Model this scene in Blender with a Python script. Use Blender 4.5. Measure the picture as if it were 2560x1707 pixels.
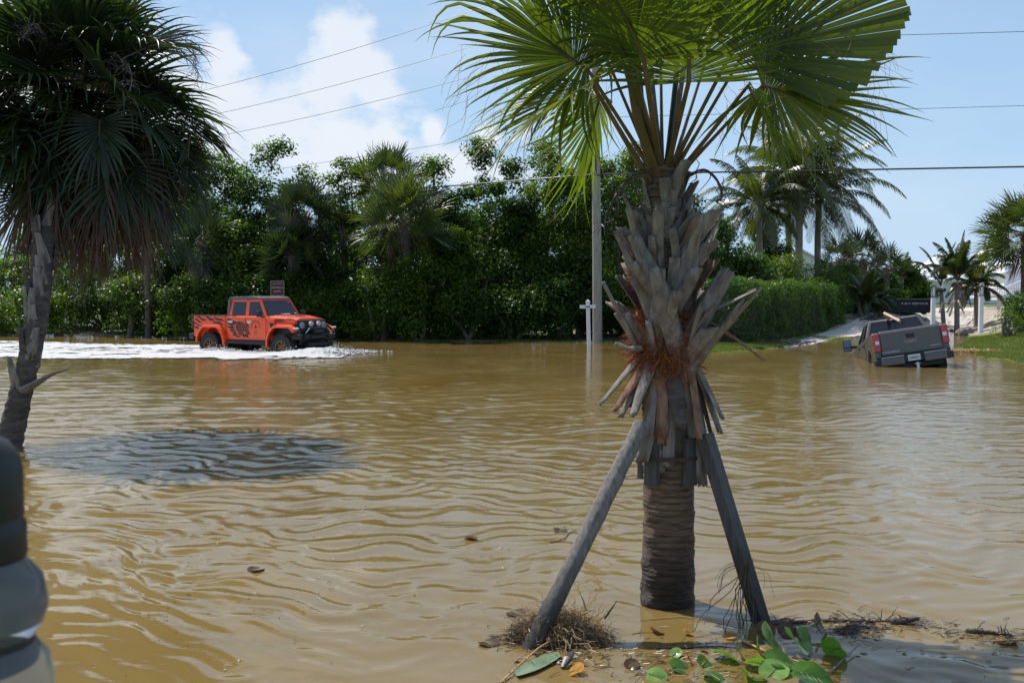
import bpy, bmesh, math, random
import numpy as np
from mathutils import Vector, Matrix, Euler
R=math.radians
rng=np.random.default_rng(7); random.seed(7)
for o in list(bpy.data.objects): bpy.data.objects.remove(o)
scene=bpy.context.scene
C=scene.collection
# ---------------------------------------------------------------- camera
PITCH=math.atan((853.5-732)/2600.0); CH=2.0
cam=bpy.data.cameras.new('camera'); camo=bpy.data.objects.new('camera',cam); C.objects.link(camo)
cam.lens=36*2600/2560.0; cam.sensor_width=36; cam.clip_start=.05; cam.clip_end=6000
camo.location=(0,0,CH); camo.rotation_euler=(math.pi/2-PITCH,0,0)
cam.dof.use_dof=True; cam.dof.focus_distance=8.5; cam.dof.aperture_fstop=9
scene.camera=camo
cp,sp=math.cos(PITCH),math.sin(PITCH)
def P(u,v,d):
    a=(u-1280)/2600.0; b=(853.5-v)/2600.0
    t=d/(cp+b*sp)
    return Vector((a*t, d, CH+t*(-sp+b*cp)))
def G(u,v,z=0.0):
    a=(u-1280)/2600.0; b=(853.5-v)/2600.0
    dz=-sp+b*cp; t=(z-CH)/dz
    return Vector((a*t,(cp+b*sp)*t,z))
# ---------------------------------------------------------------- sun, sky, exposure
SUN_EL=R(57); SUN_AZ=R(47)      # azimuth: to the left of the view direction (+Y)
sd=Vector((-math.sin(SUN_AZ)*math.cos(SUN_EL), math.cos(SUN_AZ)*math.cos(SUN_EL), math.sin(SUN_EL)))
sl=bpy.data.lights.new('sun','SUN'); sl.energy=5.0; sl.angle=R(.5); sl.color=(1,.95,.87)
so=bpy.data.objects.new('sun',sl); C.objects.link(so)
so.rotation_euler=sd.to_track_quat('Z','Y').to_euler()
world=bpy.data.worlds.new('World'); scene.world=world; world.use_nodes=True
nt=world.node_tree; N=nt.nodes; Lk=nt.links; N.clear()
out=N.new('ShaderNodeOutputWorld'); bg=N.new('ShaderNodeBackground'); Lk.new(bg.outputs[0],out.inputs[0])
bg.inputs[1].default_value=.1
sky=N.new('ShaderNodeTexSky'); sky.sky_type='NISHITA'; sky.sun_disc=False
sky.sun_elevation=SUN_EL; sky.sun_rotation=-SUN_AZ; sky.air_density=1.15; sky.dust_density=.35; sky.ozone_density=3
tc=N.new('ShaderNodeTexCoord')
def wm(op,a,b=None,c=None,clamp=False):
    n=N.new('ShaderNodeMath'); n.operation=op; n.use_clamp=clamp
    for i,x in enumerate((a,b,c)):
        if x is None: continue
        if isinstance(x,(int,float)): n.inputs[i].default_value=x
        else: Lk.new(x,n.inputs[i])
    return n.outputs[0]
def wn(scale,detail,rough,sc=(1,1,1.6)):
    mp=N.new('ShaderNodeMapping'); mp.inputs['Scale'].default_value=sc; Lk.new(tc.outputs['Generated'],mp.inputs[0])
    n=N.new('ShaderNodeTexNoise'); n.inputs['Scale'].default_value=scale; n.inputs['Detail'].default_value=detail; n.inputs['Roughness'].default_value=rough
    Lk.new(mp.outputs[0],n.inputs['Vector']); return n.outputs['Fac']
blobs=[(860,95,80,70),(870,150,95,70),(830,230,100,110),(935,230,70,120),(560,150,60,70),(590,260,80,90),(500,300,150,130),(700,330,130,110),(860,370,190,130),(960,330,60,90),(1080,330,35,35),(1220,350,40,40),(330,330,260,230),(1150,420,160,60),(100,200,300,200),(350,-420,420,200),(-500,-200,400,260),(1500,-800,400,200),(-900,400,500,200)]  # last four: unseen clouds, added to whiten reflections on the water
acc=None
for (u,v,ru,rv) in blobs:
    dv=(P(u,v,1000)-Vector((0,0,CH))).normalized()
    s=N.new('ShaderNodeVectorMath'); s.operation='SUBTRACT'; Lk.new(tc.outputs['Generated'],s.inputs[0]); s.inputs[1].default_value=dv
    m=N.new('ShaderNodeVectorMath'); m.operation='MULTIPLY'; Lk.new(s.outputs[0],m.inputs[0]); m.inputs[1].default_value=(2600/ru,2600/ru,2600/rv)
    l=N.new('ShaderNodeVectorMath'); l.operation='LENGTH'; Lk.new(m.outputs[0],l.inputs[0])
    f=wm('SUBTRACT',1.0,l.outputs['Value'])
    acc=f if acc is None else wm('SMOOTH_MAX',acc,f,.25)
acc=wm('MAXIMUM',acc,-1.2)
n1=wn(13,9,.62); n2=wn(2.2,6,.55,(1,1,3)); n3=wn(40,5,.6)
d1=wm('ADD',acc,wm('MULTIPLY',wm('SUBTRACT',n1,.5),2.1))
d1=wm('ADD',d1,wm('MULTIPLY',wm('SUBTRACT',n3,.5),.5))
mr=N.new('ShaderNodeMapRange'); mr.interpolation_type='SMOOTHSTEP'; Lk.new(d1,mr.inputs[0]); mr.inputs[1].default_value=-.25; mr.inputs[2].default_value=.55
mr2=N.new('ShaderNodeMapRange'); mr2.interpolation_type='SMOOTHSTEP'; Lk.new(n2,mr2.inputs[0]); mr2.inputs[1].default_value=.42; mr2.inputs[2].default_value=.8; mr2.inputs[4].default_value=.38
cm=wm('MAXIMUM',wm('MULTIPLY',mr.outputs[0],.92),mr2.outputs[0])
# pale veil of moist air low in the sky
sepz=N.new('ShaderNodeSeparateXYZ'); Lk.new(tc.outputs['Generated'],sepz.inputs[0])
mr3=N.new('ShaderNodeMapRange'); Lk.new(sepz.outputs['Z'],mr3.inputs[0]); mr3.inputs[1].default_value=.55; mr3.inputs[2].default_value=0.0; mr3.inputs[3].default_value=.30; mr3.inputs[4].default_value=.80
ccol=N.new('ShaderNodeMix'); ccol.data_type='RGBA'; Lk.new(wm('MULTIPLY',wn(7,6,.6),1.0),ccol.inputs[0])
ccol.inputs[6].default_value=(7.4,8.2,9.2,1); ccol.inputs[7].default_value=(8.9,9.1,9.5,1)
veil=N.new('ShaderNodeMix'); veil.data_type='RGBA'; Lk.new(mr3.outputs[0],veil.inputs[0]); Lk.new(sky.outputs[0],veil.inputs[6]); veil.inputs[7].default_value=(4.6,6.9,9.7,1)
mx=N.new('ShaderNodeMix'); mx.data_type='RGBA'; Lk.new(cm,mx.inputs[0]); Lk.new(veil.outputs[2],mx.inputs[6]); Lk.new(ccol.outputs[2],mx.inputs[7])
Lk.new(mx.outputs[2],bg.inputs[0])
vs=scene.view_settings; vs.view_transform='Standard'; vs.look='None'; vs.exposure=.06; vs.gamma=1; vs.use_curve_mapping=False
scene.render.engine='CYCLES'
# ---------------------------------------------------------------- helpers
def cprop(o,label=None,cat=None,group=None,kind=None):
    if label: o['label']=label
    if cat: o['category']=cat
    if group: o['group']=group
    if kind: o['kind']=kind
    return o
def thing(name,loc,label,cat,group=None,rot=(0,0,0)):
    o=bpy.data.objects.new(name,None); o.empty_display_size=.2; C.objects.link(o); o.location=loc; o.rotation_euler=rot
    return cprop(o,label,cat,group)
def link(name,me,parent=None,mat=None):
    if mat and not me.materials: me.materials.append(mat)
    o=bpy.data.objects.new(name,me); C.objects.link(o); o.parent=parent; return o
def copy_tree(o,parent=None):
    c=o.copy(); C.objects.link(c); c.parent=parent
    for ch in list(o.children): copy_tree(ch,c)
    return c
def mesh_np(name,V,F,mat=None,smooth=False,tint=None):
    me=bpy.data.meshes.new(name); V=np.asarray(V,np.float32); F=np.asarray(F,np.int32)
    k=F.shape[1]; me.vertices.add(len(V)); me.vertices.foreach_set('co',V.ravel())
    me.loops.add(F.size); me.loops.foreach_set('vertex_index',F.ravel())
    me.polygons.add(len(F)); me.polygons.foreach_set('loop_start',np.arange(0,F.size,k,dtype=np.int32))
    try: me.polygons.foreach_set('loop_total',np.full(len(F),k,np.int32))
    except Exception: pass
    if smooth: me.polygons.foreach_set('use_smooth',np.ones(len(F),bool))
    if tint is not None:
        a=me.attributes.new('tint','FLOAT','POINT'); a.data.foreach_set('value',np.asarray(tint,np.float32))
    if mat: me.materials.append(mat)
    me.update(calc_edges=True); return me
def nrm(v):
    v=np.asarray(v,float); return v/np.maximum(np.linalg.norm(v,axis=-1,keepdims=True),1e-9)
class MB:
    def __init__(s): s.v=[]; s.f=[]
    def add(s,vs,fs,M=None):
        b=len(s.v)
        for p in vs:
            p=Vector(p); s.v.append(tuple(M@p if M is not None else p))
        s.f+= [tuple(i+b for i in f) for f in fs]; return s
    def box(s,c,d,rot=None,top=1.0):
        x,y,z=[k/2 for k in d]; t=top
        M=Matrix.Translation(c)
        if rot: M=M@Euler(rot).to_matrix().to_4x4()
        return s.add([(-x,-y,-z),(x,-y,-z),(x,y,-z),(-x,y,-z),(-x*t,-y*t,z),(x*t,-y*t,z),(x*t,y*t,z),(-x*t,y*t,z)],
          [(0,3,2,1),(4,5,6,7),(0,1,5,4),(1,2,6,5),(2,3,7,6),(3,0,4,7)],M)
    def prism(s,pts,a,b,axis='y',inset=0,M=None):
        # pts in (x,z) for axis y ; (y,z) for axis x ; (x,y) for axis z
        n=len(pts)
        def mk(p,t):
            return (p[0],t,p[1]) if axis=='y' else ((t,p[0],p[1]) if axis=='x' else (p[0],p[1],t))
        vs=[mk(p,a) for p in pts]+[mk(p,b) for p in pts]
        fs=[tuple(range(n)),tuple(range(2*n-1,n-1,-1))]+[(i,i+n,(i+1)%n+n,(i+1)%n) for i in range(n)]
        return s.add(vs,fs,M)
    def tube(s,pts,rad,n=8,caps=True,flat=1.0):
        pts=[Vector(p) for p in pts]; m=len(pts)
        if not hasattr(rad,'__len__'): rad=[rad]*m
        b=len(s.v); up=None
        for i,p in enumerate(pts):
            t=(pts[min(i+1,m-1)]-pts[max(i-1,0)]).normalized()
            if up is None:
                up=Vector((0,0,1)) if abs(t.z)<.9 else Vector((1,0,0))
            x=t.cross(up).normalized(); y=x.cross(t).normalized(); up=y
            for k in range(n):
                a=2*math.pi*k/n; s.v.append(tuple(p+x*math.cos(a)*rad[i]+y*math.sin(a)*rad[i]*flat))
        for i in range(m-1):
            for k in range(n):
                a=b+i*n+k; c=b+i*n+(k+1)%n; s.f.append((a,c,c+n,a+n))
        if caps:
            s.f.append(tuple(b+k for k in range(n))[::-1]); s.f.append(tuple(b+(m-1)*n+k for k in range(n)))
        return s
    def lathe(s,prof,n=24,M=None,axis='z',close=False):
        vs=[];fs=[]
        for (r,h) in prof:
            for k in range(n):
                a=2*math.pi*k/n
                vs.append((r*math.cos(a),r*math.sin(a),h) if axis=='z' else (r*math.cos(a),h,r*math.sin(a)))
        m=len(prof)
        for i in range(m-1):
            for k in range(n):
                fs.append((i*n+k,i*n+(k+1)%n,(i+1)*n+(k+1)%n,(i+1)*n+k))
        if close:
            fs.append(tuple(range(n))[::-1]); fs.append(tuple(range((m-1)*n,m*n)))
        return s.add(vs,fs,M)
    def quad(s,*p): return s.add(p,[tuple(range(len(p)))])
    def build(s,name,mat,parent=None,smooth=False,bevel=0,seg=2,angle=30):
        me=bpy.data.meshes.new(name); me.from_pydata(s.v,[],s.f); me.materials.append(mat)
        bm=bmesh.new(); bm.from_mesh(me); bmesh.ops.recalc_face_normals(bm,faces=bm.faces)
        if smooth:
            for f in bm.faces: f.smooth=True
            for e in bm.edges:
                if len(e.link_faces)==2 and e.calc_face_angle(0)>R(angle): e.smooth=False
        bm.to_mesh(me); bm.free()
        o=bpy.data.objects.new(name,me); C.objects.link(o); o.parent=parent
        if bevel:
            m=o.modifiers.new('bevel','BEVEL'); m.width=bevel; m.segments=seg; m.limit_method='ANGLE'; m.angle_limit=R(35)
        return o
# ---- materials
def newmat(name):
    m=bpy.data.materials.new(name); m.use_nodes=True; t=m.node_tree; t.nodes.clear()
    o=t.nodes.new('ShaderNodeOutputMaterial'); return m,t,o
def col4(c): return (c[0],c[1],c[2],1)
def mat(name,base,rough=.6,metal=0,var=.25,vscale=8,bump=0,bscale=40,stretch=(1,1,1),base2=None,spec=.5,coat=0,detail=6,dist=.02):
    m,t,o=newmat(name); n=t.nodes; l=t.links
    p=n.new('ShaderNodeBsdfPrincipled'); l.new(p.outputs[0],o.inputs[0])
    p.inputs['Roughness'].default_value=rough; p.inputs['Metallic'].default_value=metal
    p.inputs['Specular IOR Level'].default_value=spec; p.inputs['Coat Weight'].default_value=coat; p.inputs['Coat Roughness'].default_value=.05
    tcn=n.new('ShaderNodeTexCoord'); mp=n.new('ShaderNodeMapping'); mp.inputs['Scale'].default_value=stretch; l.new(tcn.outputs['Object'],mp.inputs[0])
    nz=n.new('ShaderNodeTexNoise'); nz.inputs['Scale'].default_value=vscale; nz.inputs['Detail'].default_value=detail; nz.inputs['Roughness'].default_value=.6; l.new(mp.outputs[0],nz.inputs['Vector'])
    r=n.new('ShaderNodeValToRGB'); r.color_ramp.elements[0].position=.3; r.color_ramp.elements[1].position=.72
    b2=base2 if base2 else tuple(min(1,c*(1+var)) for c in base); b1=base if base2 else tuple(c*(1-var) for c in base)
    r.color_ramp.elements[0].color=col4(b1); r.color_ramp.elements[1].color=col4(b2)
    l.new(nz.outputs['Fac'],r.inputs[0]); l.new(r.outputs[0],p.inputs['Base Color'])
    if bump:
        nb=n.new('ShaderNodeTexNoise'); nb.inputs['Scale'].default_value=bscale; nb.inputs['Detail'].default_value=6; nb.inputs['Roughness'].default_value=.65; l.new(mp.outputs[0],nb.inputs['Vector'])
        bp=n.new('ShaderNodeBump'); bp.inputs['Strength'].default_value=bump; bp.inputs['Distance'].default_value=dist; l.new(nb.outputs['Fac'],bp.inputs['Height']); l.new(bp.outputs[0],p.inputs['Normal'])
    return m
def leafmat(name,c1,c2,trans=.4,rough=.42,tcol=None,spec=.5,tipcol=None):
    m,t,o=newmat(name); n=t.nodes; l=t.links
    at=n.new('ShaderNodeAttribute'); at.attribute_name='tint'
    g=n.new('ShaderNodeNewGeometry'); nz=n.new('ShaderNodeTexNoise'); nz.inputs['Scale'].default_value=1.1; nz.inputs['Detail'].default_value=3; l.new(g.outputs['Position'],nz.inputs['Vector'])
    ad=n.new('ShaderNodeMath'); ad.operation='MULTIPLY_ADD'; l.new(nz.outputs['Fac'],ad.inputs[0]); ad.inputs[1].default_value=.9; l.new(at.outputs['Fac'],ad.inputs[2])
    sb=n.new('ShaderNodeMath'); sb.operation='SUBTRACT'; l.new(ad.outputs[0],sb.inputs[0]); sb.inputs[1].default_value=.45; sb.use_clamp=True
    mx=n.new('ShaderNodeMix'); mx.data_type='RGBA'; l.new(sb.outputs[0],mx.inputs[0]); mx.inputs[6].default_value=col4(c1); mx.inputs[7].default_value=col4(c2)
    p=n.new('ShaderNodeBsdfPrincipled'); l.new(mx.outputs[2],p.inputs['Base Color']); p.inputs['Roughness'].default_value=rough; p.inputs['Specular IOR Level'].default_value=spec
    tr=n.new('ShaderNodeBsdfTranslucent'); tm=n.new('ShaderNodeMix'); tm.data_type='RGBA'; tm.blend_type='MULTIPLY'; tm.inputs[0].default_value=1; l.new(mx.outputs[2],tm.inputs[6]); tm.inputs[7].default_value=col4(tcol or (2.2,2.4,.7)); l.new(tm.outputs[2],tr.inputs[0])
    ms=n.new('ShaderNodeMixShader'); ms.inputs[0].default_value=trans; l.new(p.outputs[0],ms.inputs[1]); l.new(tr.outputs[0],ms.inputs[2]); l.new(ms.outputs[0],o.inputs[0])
    return m
def glass(name,c,rough=.02,spec=.5):
    return mat(name,c,rough=rough,var=0.05,spec=spec,coat=.5)
M={}
M['bark']=mat('palm_bark',(.055,.042,.034),.9,vscale=6,bump=1,bscale=22,stretch=(1,1,3),base2=(.19,.16,.14),dist=.03)
M['hero_bark']=mat('ringed_palm_bark',(.070,.043,.028),.8,vscale=9,bump=1,bscale=45,stretch=(1,1,6),base2=(.36,.25,.175),dist=.015)
M['boot']=mat('weathered_leaf_base',(.13,.105,.09),.85,vscale=5,bump=1,bscale=30,stretch=(4,4,1),base2=(.40,.355,.325),dist=.012)
M['boot_red']=mat('rusty_leaf_base',(.13,.055,.03),.8,vscale=7,bump=1,bscale=30,stretch=(4,4,1),base2=(.40,.24,.165),dist=.008)
M['fibre']=mat('palm_fibre',(.20,.055,.015),.9,base2=(.42,.15,.05),vscale=25)
M['petiole']=mat('leaf_stalk_green',(.05,.065,.015),.45,vscale=7,base2=(.19,.11,.05),stretch=(1,1,1))
M['drywood']=mat('weathered_wood',(.13,.115,.11),.85,vscale=6,bump=1,bscale=25,stretch=(8,8,1),base2=(.36,.33,.31),dist=.015)
M['darkwood']=mat('wet_timber',(.045,.042,.042),.7,vscale=6,bump=.6,bscale=25,stretch=(8,8,1),base2=(.12,.11,.11),dist=.01)
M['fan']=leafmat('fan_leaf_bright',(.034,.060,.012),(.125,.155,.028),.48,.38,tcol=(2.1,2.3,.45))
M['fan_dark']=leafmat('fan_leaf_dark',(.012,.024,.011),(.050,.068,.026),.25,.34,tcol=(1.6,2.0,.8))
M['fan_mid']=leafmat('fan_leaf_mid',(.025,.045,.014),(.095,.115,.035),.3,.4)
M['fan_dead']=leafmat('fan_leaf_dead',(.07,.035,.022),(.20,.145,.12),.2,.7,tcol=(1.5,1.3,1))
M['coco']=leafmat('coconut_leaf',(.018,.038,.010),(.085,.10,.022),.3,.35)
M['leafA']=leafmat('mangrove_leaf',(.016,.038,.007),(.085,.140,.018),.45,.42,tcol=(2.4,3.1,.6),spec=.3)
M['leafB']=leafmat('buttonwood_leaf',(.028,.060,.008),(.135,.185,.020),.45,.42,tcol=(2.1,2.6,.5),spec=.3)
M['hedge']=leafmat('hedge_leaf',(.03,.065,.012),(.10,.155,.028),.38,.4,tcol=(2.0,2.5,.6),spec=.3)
M['trunk']=mat('grey_bark',(.11,.095,.08),.9,bump=.6,bscale=20,stretch=(3,3,1),base2=(.22,.19,.16))
M['cocotrunk']=mat('coconut_bark',(.21,.175,.14),.9,bump=.8,bscale=12,stretch=(1,1,4),base2=(.38,.33,.28))
M['pole']=mat('utility_pole_wood',(.22,.19,.165),.9,vscale=3,bump=.8,bscale=18,stretch=(9,9,.7),base2=(.46,.42,.38))
M['wire']=mat('cable',(.06,.06,.065),.35,var=.1,metal=.3)
M['white']=mat('white_paint',(.72,.73,.76),.4,var=.06,bump=.05)
M['whitewall']=mat('white_siding',(.80,.81,.83),.6,var=.04,vscale=2,stretch=(1,1,12))
M['roofmetal']=mat('white_metal_roof',(.74,.75,.78),.35,var=.05)
M['darkwin']=mat('dark_window',(.03,.035,.045),.1,var=.2)
M['tan']=mat('tan_stucco',(.35,.30,.21),.8,var=.15)
M['rock']=mat('grey_rock',(.10,.09,.08),.9,bump=.8,bscale=6,base2=(.26,.24,.21))
M['twig']=mat('dark_wet_twig',(.022,.016,.013),.4,base2=(.065,.045,.033))
M['straw']=mat('straw',(.30,.17,.06),.7,base2=(.50,.31,.13))
M['concrete']=mat('pale_concrete',(.48,.43,.39),.9,vscale=.8,bump=.3,bscale=8,base2=(.64,.58,.53))

def hero_bark():
    m=M['hero_bark']; t=m.node_tree; n=t.nodes; l=t.links; p=[k for k in n if k.type=='BSDF_PRINCIPLED'][0]
    tcn=n.new('ShaderNodeTexCoord'); w=n.new('ShaderNodeTexWave'); w.wave_type='BANDS'; w.bands_direction='Z'; w.wave_profile='SAW'
    w.inputs['Scale'].default_value=7.5; w.inputs['Distortion'].default_value=2.2; w.inputs['Detail'].default_value=5; w.inputs['Detail Scale'].default_value=2.5; w.inputs['Detail Roughness'].default_value=.65
    l.new(tcn.outputs['Object'],w.inputs['Vector'])
    old=p.inputs['Base Color'].links[0].from_socket
    r=n.new('ShaderNodeValToRGB'); r.color_ramp.elements[0].position=.02; r.color_ramp.elements[0].color=(.30,.28,.26,1); r.color_ramp.elements[1].position=.35; r.color_ramp.elements[1].color=(1,1,1,1); l.new(w.outputs['Fac'],r.inputs[0])
    m1=n.new('ShaderNodeMix'); m1.data_type='RGBA'; m1.blend_type='MULTIPLY'; m1.inputs[0].default_value=.85; l.new(old,m1.inputs[6]); l.new(r.outputs[0],m1.inputs[7])
    # wet, algae-darkened foot of the trunk (ragged tide line)
    sx=n.new('ShaderNodeSeparateXYZ'); l.new(tcn.outputs['Object'],sx.inputs[0]); nz=n.new('ShaderNodeTexNoise'); nz.inputs['Scale'].default_value=6; l.new(tcn.outputs['Object'],nz.inputs['Vector'])
    a=n.new('ShaderNodeMath'); a.operation='MULTIPLY_ADD'; l.new(nz.outputs['Fac'],a.inputs[0]); a.inputs[1].default_value=-.35; l.new(sx.outputs['Z'],a.inputs[2])
    mr_=n.new('ShaderNodeMapRange'); l.new(a.outputs[0],mr_.inputs[0]); mr_.inputs[1].default_value=.0; mr_.inputs[2].default_value=.32; mr_.inputs[3].default_value=.22; mr_.inputs[4].default_value=1
    m2=n.new('ShaderNodeMix'); m2.data_type='RGBA'; m2.blend_type='MULTIPLY'; m2.inputs[0].default_value=1; l.new(m1.outputs[2],m2.inputs[6]); l.new(mr_.outputs[0],m2.inputs[7]); l.new(m2.outputs[2],p.inputs['Base Color'])
    rr=n.new('ShaderNodeMapRange'); l.new(mr_.outputs[0],rr.inputs[0]); rr.inputs[3].default_value=.35; rr.inputs[4].default_value=.85; l.new(rr.outputs[0],p.inputs['Roughness'])
    b2=n.new('ShaderNodeBump'); b2.inputs['Strength'].default_value=.8; b2.inputs['Distance'].default_value=.012; l.new(w.outputs['Fac'],b2.inputs['Height']); ob=p.inputs['Normal'].links[0].from_node; l.new(b2.outputs[0],ob.inputs['Normal'])
hero_bark()

def wetfoot(key,z0,z1,dark=.25):
    m=M[key]; n=m.node_tree.nodes; l=m.node_tree.links; p=[k for k in n if k.type=='BSDF_PRINCIPLED'][0]
    g=n.new('ShaderNodeNewGeometry'); sx=n.new('ShaderNodeSeparateXYZ'); l.new(g.outputs['Position'],sx.inputs[0]); nz=n.new('ShaderNodeTexNoise'); nz.inputs['Scale'].default_value=9; nz.inputs['Detail'].default_value=5; l.new(g.outputs['Position'],nz.inputs['Vector'])
    a=n.new('ShaderNodeMath'); a.operation='MULTIPLY_ADD'; l.new(nz.outputs['Fac'],a.inputs[0]); a.inputs[1].default_value=-.3; l.new(sx.outputs['Z'],a.inputs[2])
    r=n.new('ShaderNodeMapRange'); l.new(a.outputs[0],r.inputs[0]); r.inputs[1].default_value=z0; r.inputs[2].default_value=z1; r.inputs[3].default_value=dark; r.inputs[4].default_value=1
    old=p.inputs['Base Color'].links[0].from_socket; m2=n.new('ShaderNodeMix'); m2.data_type='RGBA'; m2.blend_type='MULTIPLY'; m2.inputs[0].default_value=1; l.new(old,m2.inputs[6]); l.new(r.outputs[0],m2.inputs[7]); l.new(m2.outputs[2],p.inputs['Base Color'])
wetfoot('drywood',0,.35); wetfoot('darkwood',0,.5)
# ================================================================ TERRAIN AND WATER
shore_px=[(-900,820),(-300,826),(0,832),(400,842),(800,849),(1200,853),(1560,857),(1700,868),(1790,880),(1960,870),(2080,851),(2180,836),(2300,823),(2425,814),(2432,835),(2392,866),(2450,890),(2560,907),(2900,940)]
shore=[G(u,v)[:2] for u,v in shore_px]+[(18,17),(17,6),(9,2.2),(-30,1.8),(-60,4)]
SH=np.array(shore)
def sdist(x,y):
    x=np.asarray(x,float); y=np.asarray(y,float); dmin=np.full(x.shape,1e9); ins=np.zeros(x.shape,bool)
    n=len(SH)
    for i in range(n):
        a=SH[i]; b=SH[(i+1)%n]; ab=b-a
        t=np.clip(((x-a[0])*ab[0]+(y-a[1])*ab[1])/(ab@ab),0,1)
        dmin=np.minimum(dmin,np.hypot(x-a[0]-t*ab[0],y-a[1]-t*ab[1]))
        c=((a[1]>y)!=(b[1]>y)); 
        with np.errstate(divide='ignore',invalid='ignore'):
            xi=(b[0]-a[0])*(y-a[1])/(b[1]-a[1]+1e-12)+a[0]
        ins^=(c&(x<xi))
    return np.where(ins,-dmin,dmin)
def sst(x,a,b):
    t=np.clip((x-a)/(b-a),0,1); return t*t*(3-2*t)
def wob(x,y):
    return (np.sin(x*1.3+1.7*np.sin(y*.7))*np.sin(y*1.1+1.3*np.sin(x*.9))*.5+np.sin(x*3.1+y*1.9)*np.sin(y*3.7-x*1.3)*.28+np.sin(x*7.3-y*2.9)*np.sin(y*6.1+x*2.3)*.14)
def H(x,y):
    x=np.asarray(x,float); y=np.asarray(y,float); s=sdist(x,y)+wob(x,y)*.45
    h=np.where(s>0,.015+.16*(1-np.exp(-np.maximum(s,0)/3.5)),-.55*(1-np.exp(np.minimum(s,0)/1.6))+.015)
    h=h+np.where(s>0,wob(x*2,y*2)*.015,0)
    rise=sst(y,44,60)*sst(x,6,14)*.42+sst(y,26,40)*sst(x,15.5,20)*.30
    return h+rise*sst(s,0,3)
def H1(x,y): return float(H(np.array([x]),np.array([y]))[0])
def S(u,d,dz=0):
    p=P(u,800,d); return Vector((p.x,d,H1(p.x,d)+dz))
xs=np.concatenate([np.linspace(-400,-62,12),np.linspace(-60,60,300),np.linspace(62,400,12)])
ys=np.concatenate([np.linspace(-60,-2,10),np.linspace(0,90,260),np.linspace(92,160,25),np.linspace(170,3000,14)])
X,Y=np.meshgrid(xs,ys); Z=H(X.ravel(),Y.ravel())
nx,ny=len(xs),len(ys)
ii=np.arange(nx*ny).reshape(ny,nx)
F=np.stack([ii[:-1,:-1],ii[:-1,1:],ii[1:,1:],ii[1:,:-1]],-1).reshape(-1,4)
gm,t,o=newmat('ground_cover'); n=t.nodes; l=t.links
p=n.new('ShaderNodeBsdfPrincipled'); p.inputs['Roughness'].default_value=.9; l.new(p.outputs[0],o.inputs[0])
g=n.new('ShaderNodeNewGeometry')
nz=n.new('ShaderNodeTexNoise'); nz.inputs['Scale'].default_value=1.2; nz.inputs['Detail'].default_value=8; nz.inputs['Roughness'].default_value=.7; l.new(g.outputs['Position'],nz.inputs['Vector'])
nz2=n.new('ShaderNodeTexNoise'); nz2.inputs['Scale'].default_value=9; nz2.inputs['Detail'].default_value=8; l.new(g.outputs['Position'],nz2.inputs['Vector'])
r1=n.new('ShaderNodeValToRGB'); r1.color_ramp.elements[0].position=.35; r1.color_ramp.elements[1].position=.65
r1.color_ramp.elements[0].color=(.065,.075,.022,1); r1.color_ramp.elements[1].color=(.13,.17,.035,1); l.new(nz.outputs['Fac'],r1.inputs[0])
r2=n.new('ShaderNodeValToRGB'); r2.color_ramp.elements[0].position=.35; r2.color_ramp.elements[1].position=.7
r2.color_ramp.elements[0].color=(.20,.16,.11,1); r2.color_ramp.elements[1].color=(.60,.52,.44,1); l.new(nz2.outputs['Fac'],r2.inputs[0])
at=n.new('ShaderNodeAttribute'); at.attribute_name='sand'
mm=n.new('ShaderNodeMix'); mm.data_type='RGBA'; l.new(at.outputs['Fac'],mm.inputs[0]); l.new(r1.outputs[0],mm.inputs[6]); l.new(r2.outputs[0],mm.inputs[7]); l.new(mm.outputs[2],p.inputs['Base Color'])
bp=n.new('ShaderNodeBump'); bp.inputs['Strength'].default_value=.6; bp.inputs['Distance'].default_value=.05; l.new(nz2.outputs['Fac'],bp.inputs['Height']); l.new(bp.outputs[0],p.inputs['Normal'])
me=mesh_np('ground',np.stack([X.ravel(),Y.ravel(),Z],-1),F,gm,True)
xx,yy=X.ravel(),Y.ravel()
sand=sst(yy,46.5,52)*sst(xx,11,15)*(1-sst(yy,75,85)) 
sand=np.maximum(sand,sst(yy,44,46)*sst(-xx,-6,-4)*.8*(1-sst(yy,60,66)))
sand=np.clip(sand+wob(xx,yy)*.5*(sand>.02)*(sand<.98),0,1)
a=me.attributes.new('sand','FLOAT','POINT'); a.data.foreach_set('value',sand.astype(np.float32))
cprop(link('ground',me),kind='structure')
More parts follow.
